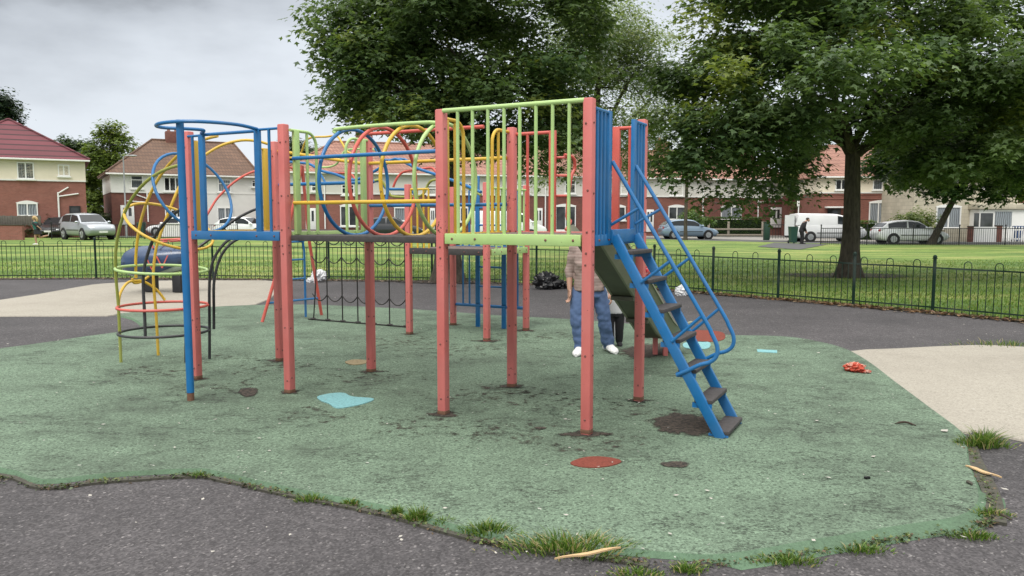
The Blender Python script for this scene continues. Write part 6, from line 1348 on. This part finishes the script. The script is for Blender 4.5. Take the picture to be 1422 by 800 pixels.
def tuft(px, py, r, n, h, label, wide=1.0, pale=.1):
    big = px in (790, 1395, 1363); r *= 1 if big else .75; h *= 1 if big else .85; n = n if big else int(n * .8)
    c = G(px, py + (6 if py > 640 and px < 1000 else 2 if py > 640 else 0)); c.z = .012; bx = rng.normal(0, 1, (n, 2)) * np.array([r * wide, r * .55]); a = rng.uniform(0, 6.28, n); hh = h * rng.uniform(.35, 1.15, n) * np.exp(-(bx ** 2).sum(1) / (2.2 * (r * max(1, wide)) ** 2) * .5)
    ld = bx / (r + 1e-6) * .35 + rng.normal(0, .45, (n, 2)); B0 = np.stack([c.x + bx[:, 0], c.y + bx[:, 1], np.full(n, c.z)], 1); wd = rng.uniform(.0022, .005, n)
    sx = np.stack([np.cos(a) * wd, np.sin(a) * wd, np.zeros(n)], 1); mid = B0 + np.concatenate([ld * hh[:, None] * .35, hh[:, None] * .6], 1); tp = B0 + np.concatenate([ld * hh[:, None], hh[:, None] * .95], 1)
    V = np.stack([B0 - sx, B0 + sx, mid + sx * .8, mid - sx * .8, mid - sx * .8, mid + sx * .8, tp + sx * .1, tp - sx * .1], 1).reshape(-1, 3); i = np.arange(n)[:, None] * 8; F = np.concatenate([i + np.array([0, 1, 2, 3]), i + np.array([4, 5, 6, 7])], 0)
    k = rng.random((n, 1)); cc_ = np.array([.045, .10, .018]) * (1 - k) + np.array([.15, .24, .045]) * k; cc_ = np.where(rng.random((n, 1)) < pale, np.array([.38, .33, .17]), cc_)
    o = np_mesh('grass_tuft', V, F, M['grass'], None, np.repeat(cc_, 8, 0), tuple(c)); tag(o, label, 'weed', 'grass tufts along the rubber edge')
for a in [(275, 659, .035, 90, .045, 'small tuft at the far left of the front edging'), (432, 692, .04, 170, .05, 'low green tuft left of the row along the front edging', 1.8), (488, 697, .035, 110, .045, 'thin tuft just right of the low green one'), (552, 710, .03, 130, .06, 'small upright tuft left of the bushy one'), (581, 719, .045, 330, .09, 'bushy upright dark green tuft on the front edging'), (617, 724, .035, 120, .05, 'sparse tuft right of the bushy upright one'), (678, 738, .06, 400, .085, 'wide green tuft midway along the front edging', 1.5), (722, 745, .04, 120, .04, 'flat creeping tuft right of the wide one', 1.6), (790, 760, .085, 800, .075, 'largest tuft with pale stems above the splintered strip', 1.9, .22), (885, 795, .055, 300, .035, 'low yellow-green tuft at the bottom edge right of the strip', 1.8, .2), (955, 791, .04, 200, .055, 'small tuft at the bottom edge under the rubber corner', 1.2), (1096, 782, .06, 300, .05, 'low tuft at the front edge right of centre', 1.7), (1198, 767, .05, 240, .045, 'low straggly tuft on the right front edge', 1.8), (1355, 748, .05, 260, .05, 'low tuft at the right front corner', 1.6), (1374, 717, .05, 230, .06, 'straggly tuft around the twig at the right corner', 1.5, .3), (1363, 622, .07, 500, .13, 'tall tuft between the rubber and the pale surface at right', 1.2, .2), (1395, 481, .16, 300, .07, 'flat weed patch at the top edge of the right pale surface', 2.2, .2)]: tuft(*a)
# dead leaves and scraps along the fence foot
n = 5200; seg = []
tot = [(FALL[i + 1] - FALL[i]).length for i in range(len(FALL) - 1)]; w_ = np.array(tot) * np.array([.3, .5, .6, .7, .9, 1.1, 1.2, 2.2, 3.2, 2.5]); idx = rng.choice(len(tot), n, p=w_ / w_.sum()); tt = rng.random(n)
A_ = np.array([tuple(v) for v in FALL]); C = A_[idx] * (1 - tt[:, None]) + A_[idx + 1] * tt[:, None]; C[:, 1] += rng.normal(-.03, .16, n) - np.abs(rng.normal(0, .12, n)); C[:, 0] += rng.normal(0, .05, n); C[:, 2] = .022 + rng.random(n) * .02
cl_ = np.array([(.12, .06, .03), (.20, .11, .05), (.07, .035, .022), (.26, .19, .11), (.05, .045, .03)])[rng.integers(0, 5, n)]
V, F, cc_ = leaves(C, .055, cl_, None, 0, 1.2, .5); V[:, 2] = np.maximum(V[:, 2], .018)
tag(np_mesh('fallen_leaves', V, F, M['dryleaf'], None, cc_), kind='stuff')
# strip of bare soil under the fence
V, Fs = [], []
pts = [FALL[0] + (FALL[1] - FALL[0]) * 0]; 
for i in range(len(FALL) - 1):
    for k in range(10): V.append(FALL[i].lerp(FALL[i + 1], k / 10))
V.append(FALL[-1]); m_ = len(V); rows = (.26, .12, -.05, -.2, -.36); vals = (-.5, .5, .75, .45, -.45)
vv = [v + Vector((0, r_, .0165)) for r_ in rows for v in V]
o = MB().add(vv, [(k * m_ + i, k * m_ + i + 1, (k + 1) * m_ + i + 1, (k + 1) * m_ + i) for k in range(4) for i in range(m_ - 1)]).build('soil_strip', M['worn'], smooth=False); struct(o)
a_ = o.data.color_attributes.new('tint', 'FLOAT_COLOR', 'POINT')
for k in range(5):
    for i in range(m_): a_.data[k * m_ + i].color = (vals[k],) * 3 + (1,)
# paper scraps, crumbs and pale chips scattered on the ground
n = 420; x = rng.uniform(-7, 7, n); y = 3.4 + rng.random(n) ** 1.4 * 14; s_ = rng.uniform(.004, .014, n); s_[:10] = rng.uniform(.015, .035, 10)
V, Fq = [], []
for i in range(n):
    if y[i] > fence_y(x[i]) - .3: continue
    a = random.uniform(0, 6.28); o = len(V)
    for k in range(4): V.append((x[i] + math.cos(a + k * 1.57) * s_[i] * (1.4 if k % 2 else .8), y[i] + math.sin(a + k * 1.57) * s_[i] * (1.4 if k % 2 else .8), .038 + random.random() * .006))
    Fq.append((o, o + 1, o + 2, o + 3))
M['paper'] = flat('paper_scrap', (.42, .40, .36), .8, 0, .4, .9, 0)
tag(MB().add(V, Fq).build('litter_scraps', M['paper'], smooth=False), kind='stuff')

# moss, crumbs and low creeping weeds in the joint along the edging
pts = cr([G(*q) for q in [(-40, 659), (60, 680), (150, 671), (262, 664), (300, 667), (410, 692), (530, 716), (640, 747), (740, 767), (850, 780), (960, 789), (1130, 772), (1250, 753), (1350, 738), (1378, 715), (1370, 680), (1352, 640), (1344, 612)]], 30)
n = 5200; i = rng.integers(0, len(pts) - 1, n); A_ = np.array([tuple(q) for q in pts]); dens = np.array([.5 + .5 * math.sin(k * .19) * math.sin(k * .047 + 1) for k in range(len(pts))]); keep = rng.random(n) < (dens[i] ** 2 * 1.5 + .12); i = i[keep]; n = len(i)
C = A_[i] + rng.normal(0, .016, (n, 3)) * np.array([1.2, 1.2, 0]); C[:, 2] = .016 + rng.random(n) * .012
k = rng.random((n, 1)); cl_ = np.where(k < .55, np.array([.05, .085, .02]), np.where(k < .8, np.array([.09, .06, .03]), np.array([.12, .15, .04]))) * rng.uniform(.6, 1.3, (n, 1))
V, F, cc_ = leaves(C, .017, cl_, None, 0, .5, .6); tag(np_mesh('moss', V, F, M['dryleaf'], None, cc_), kind='stuff')
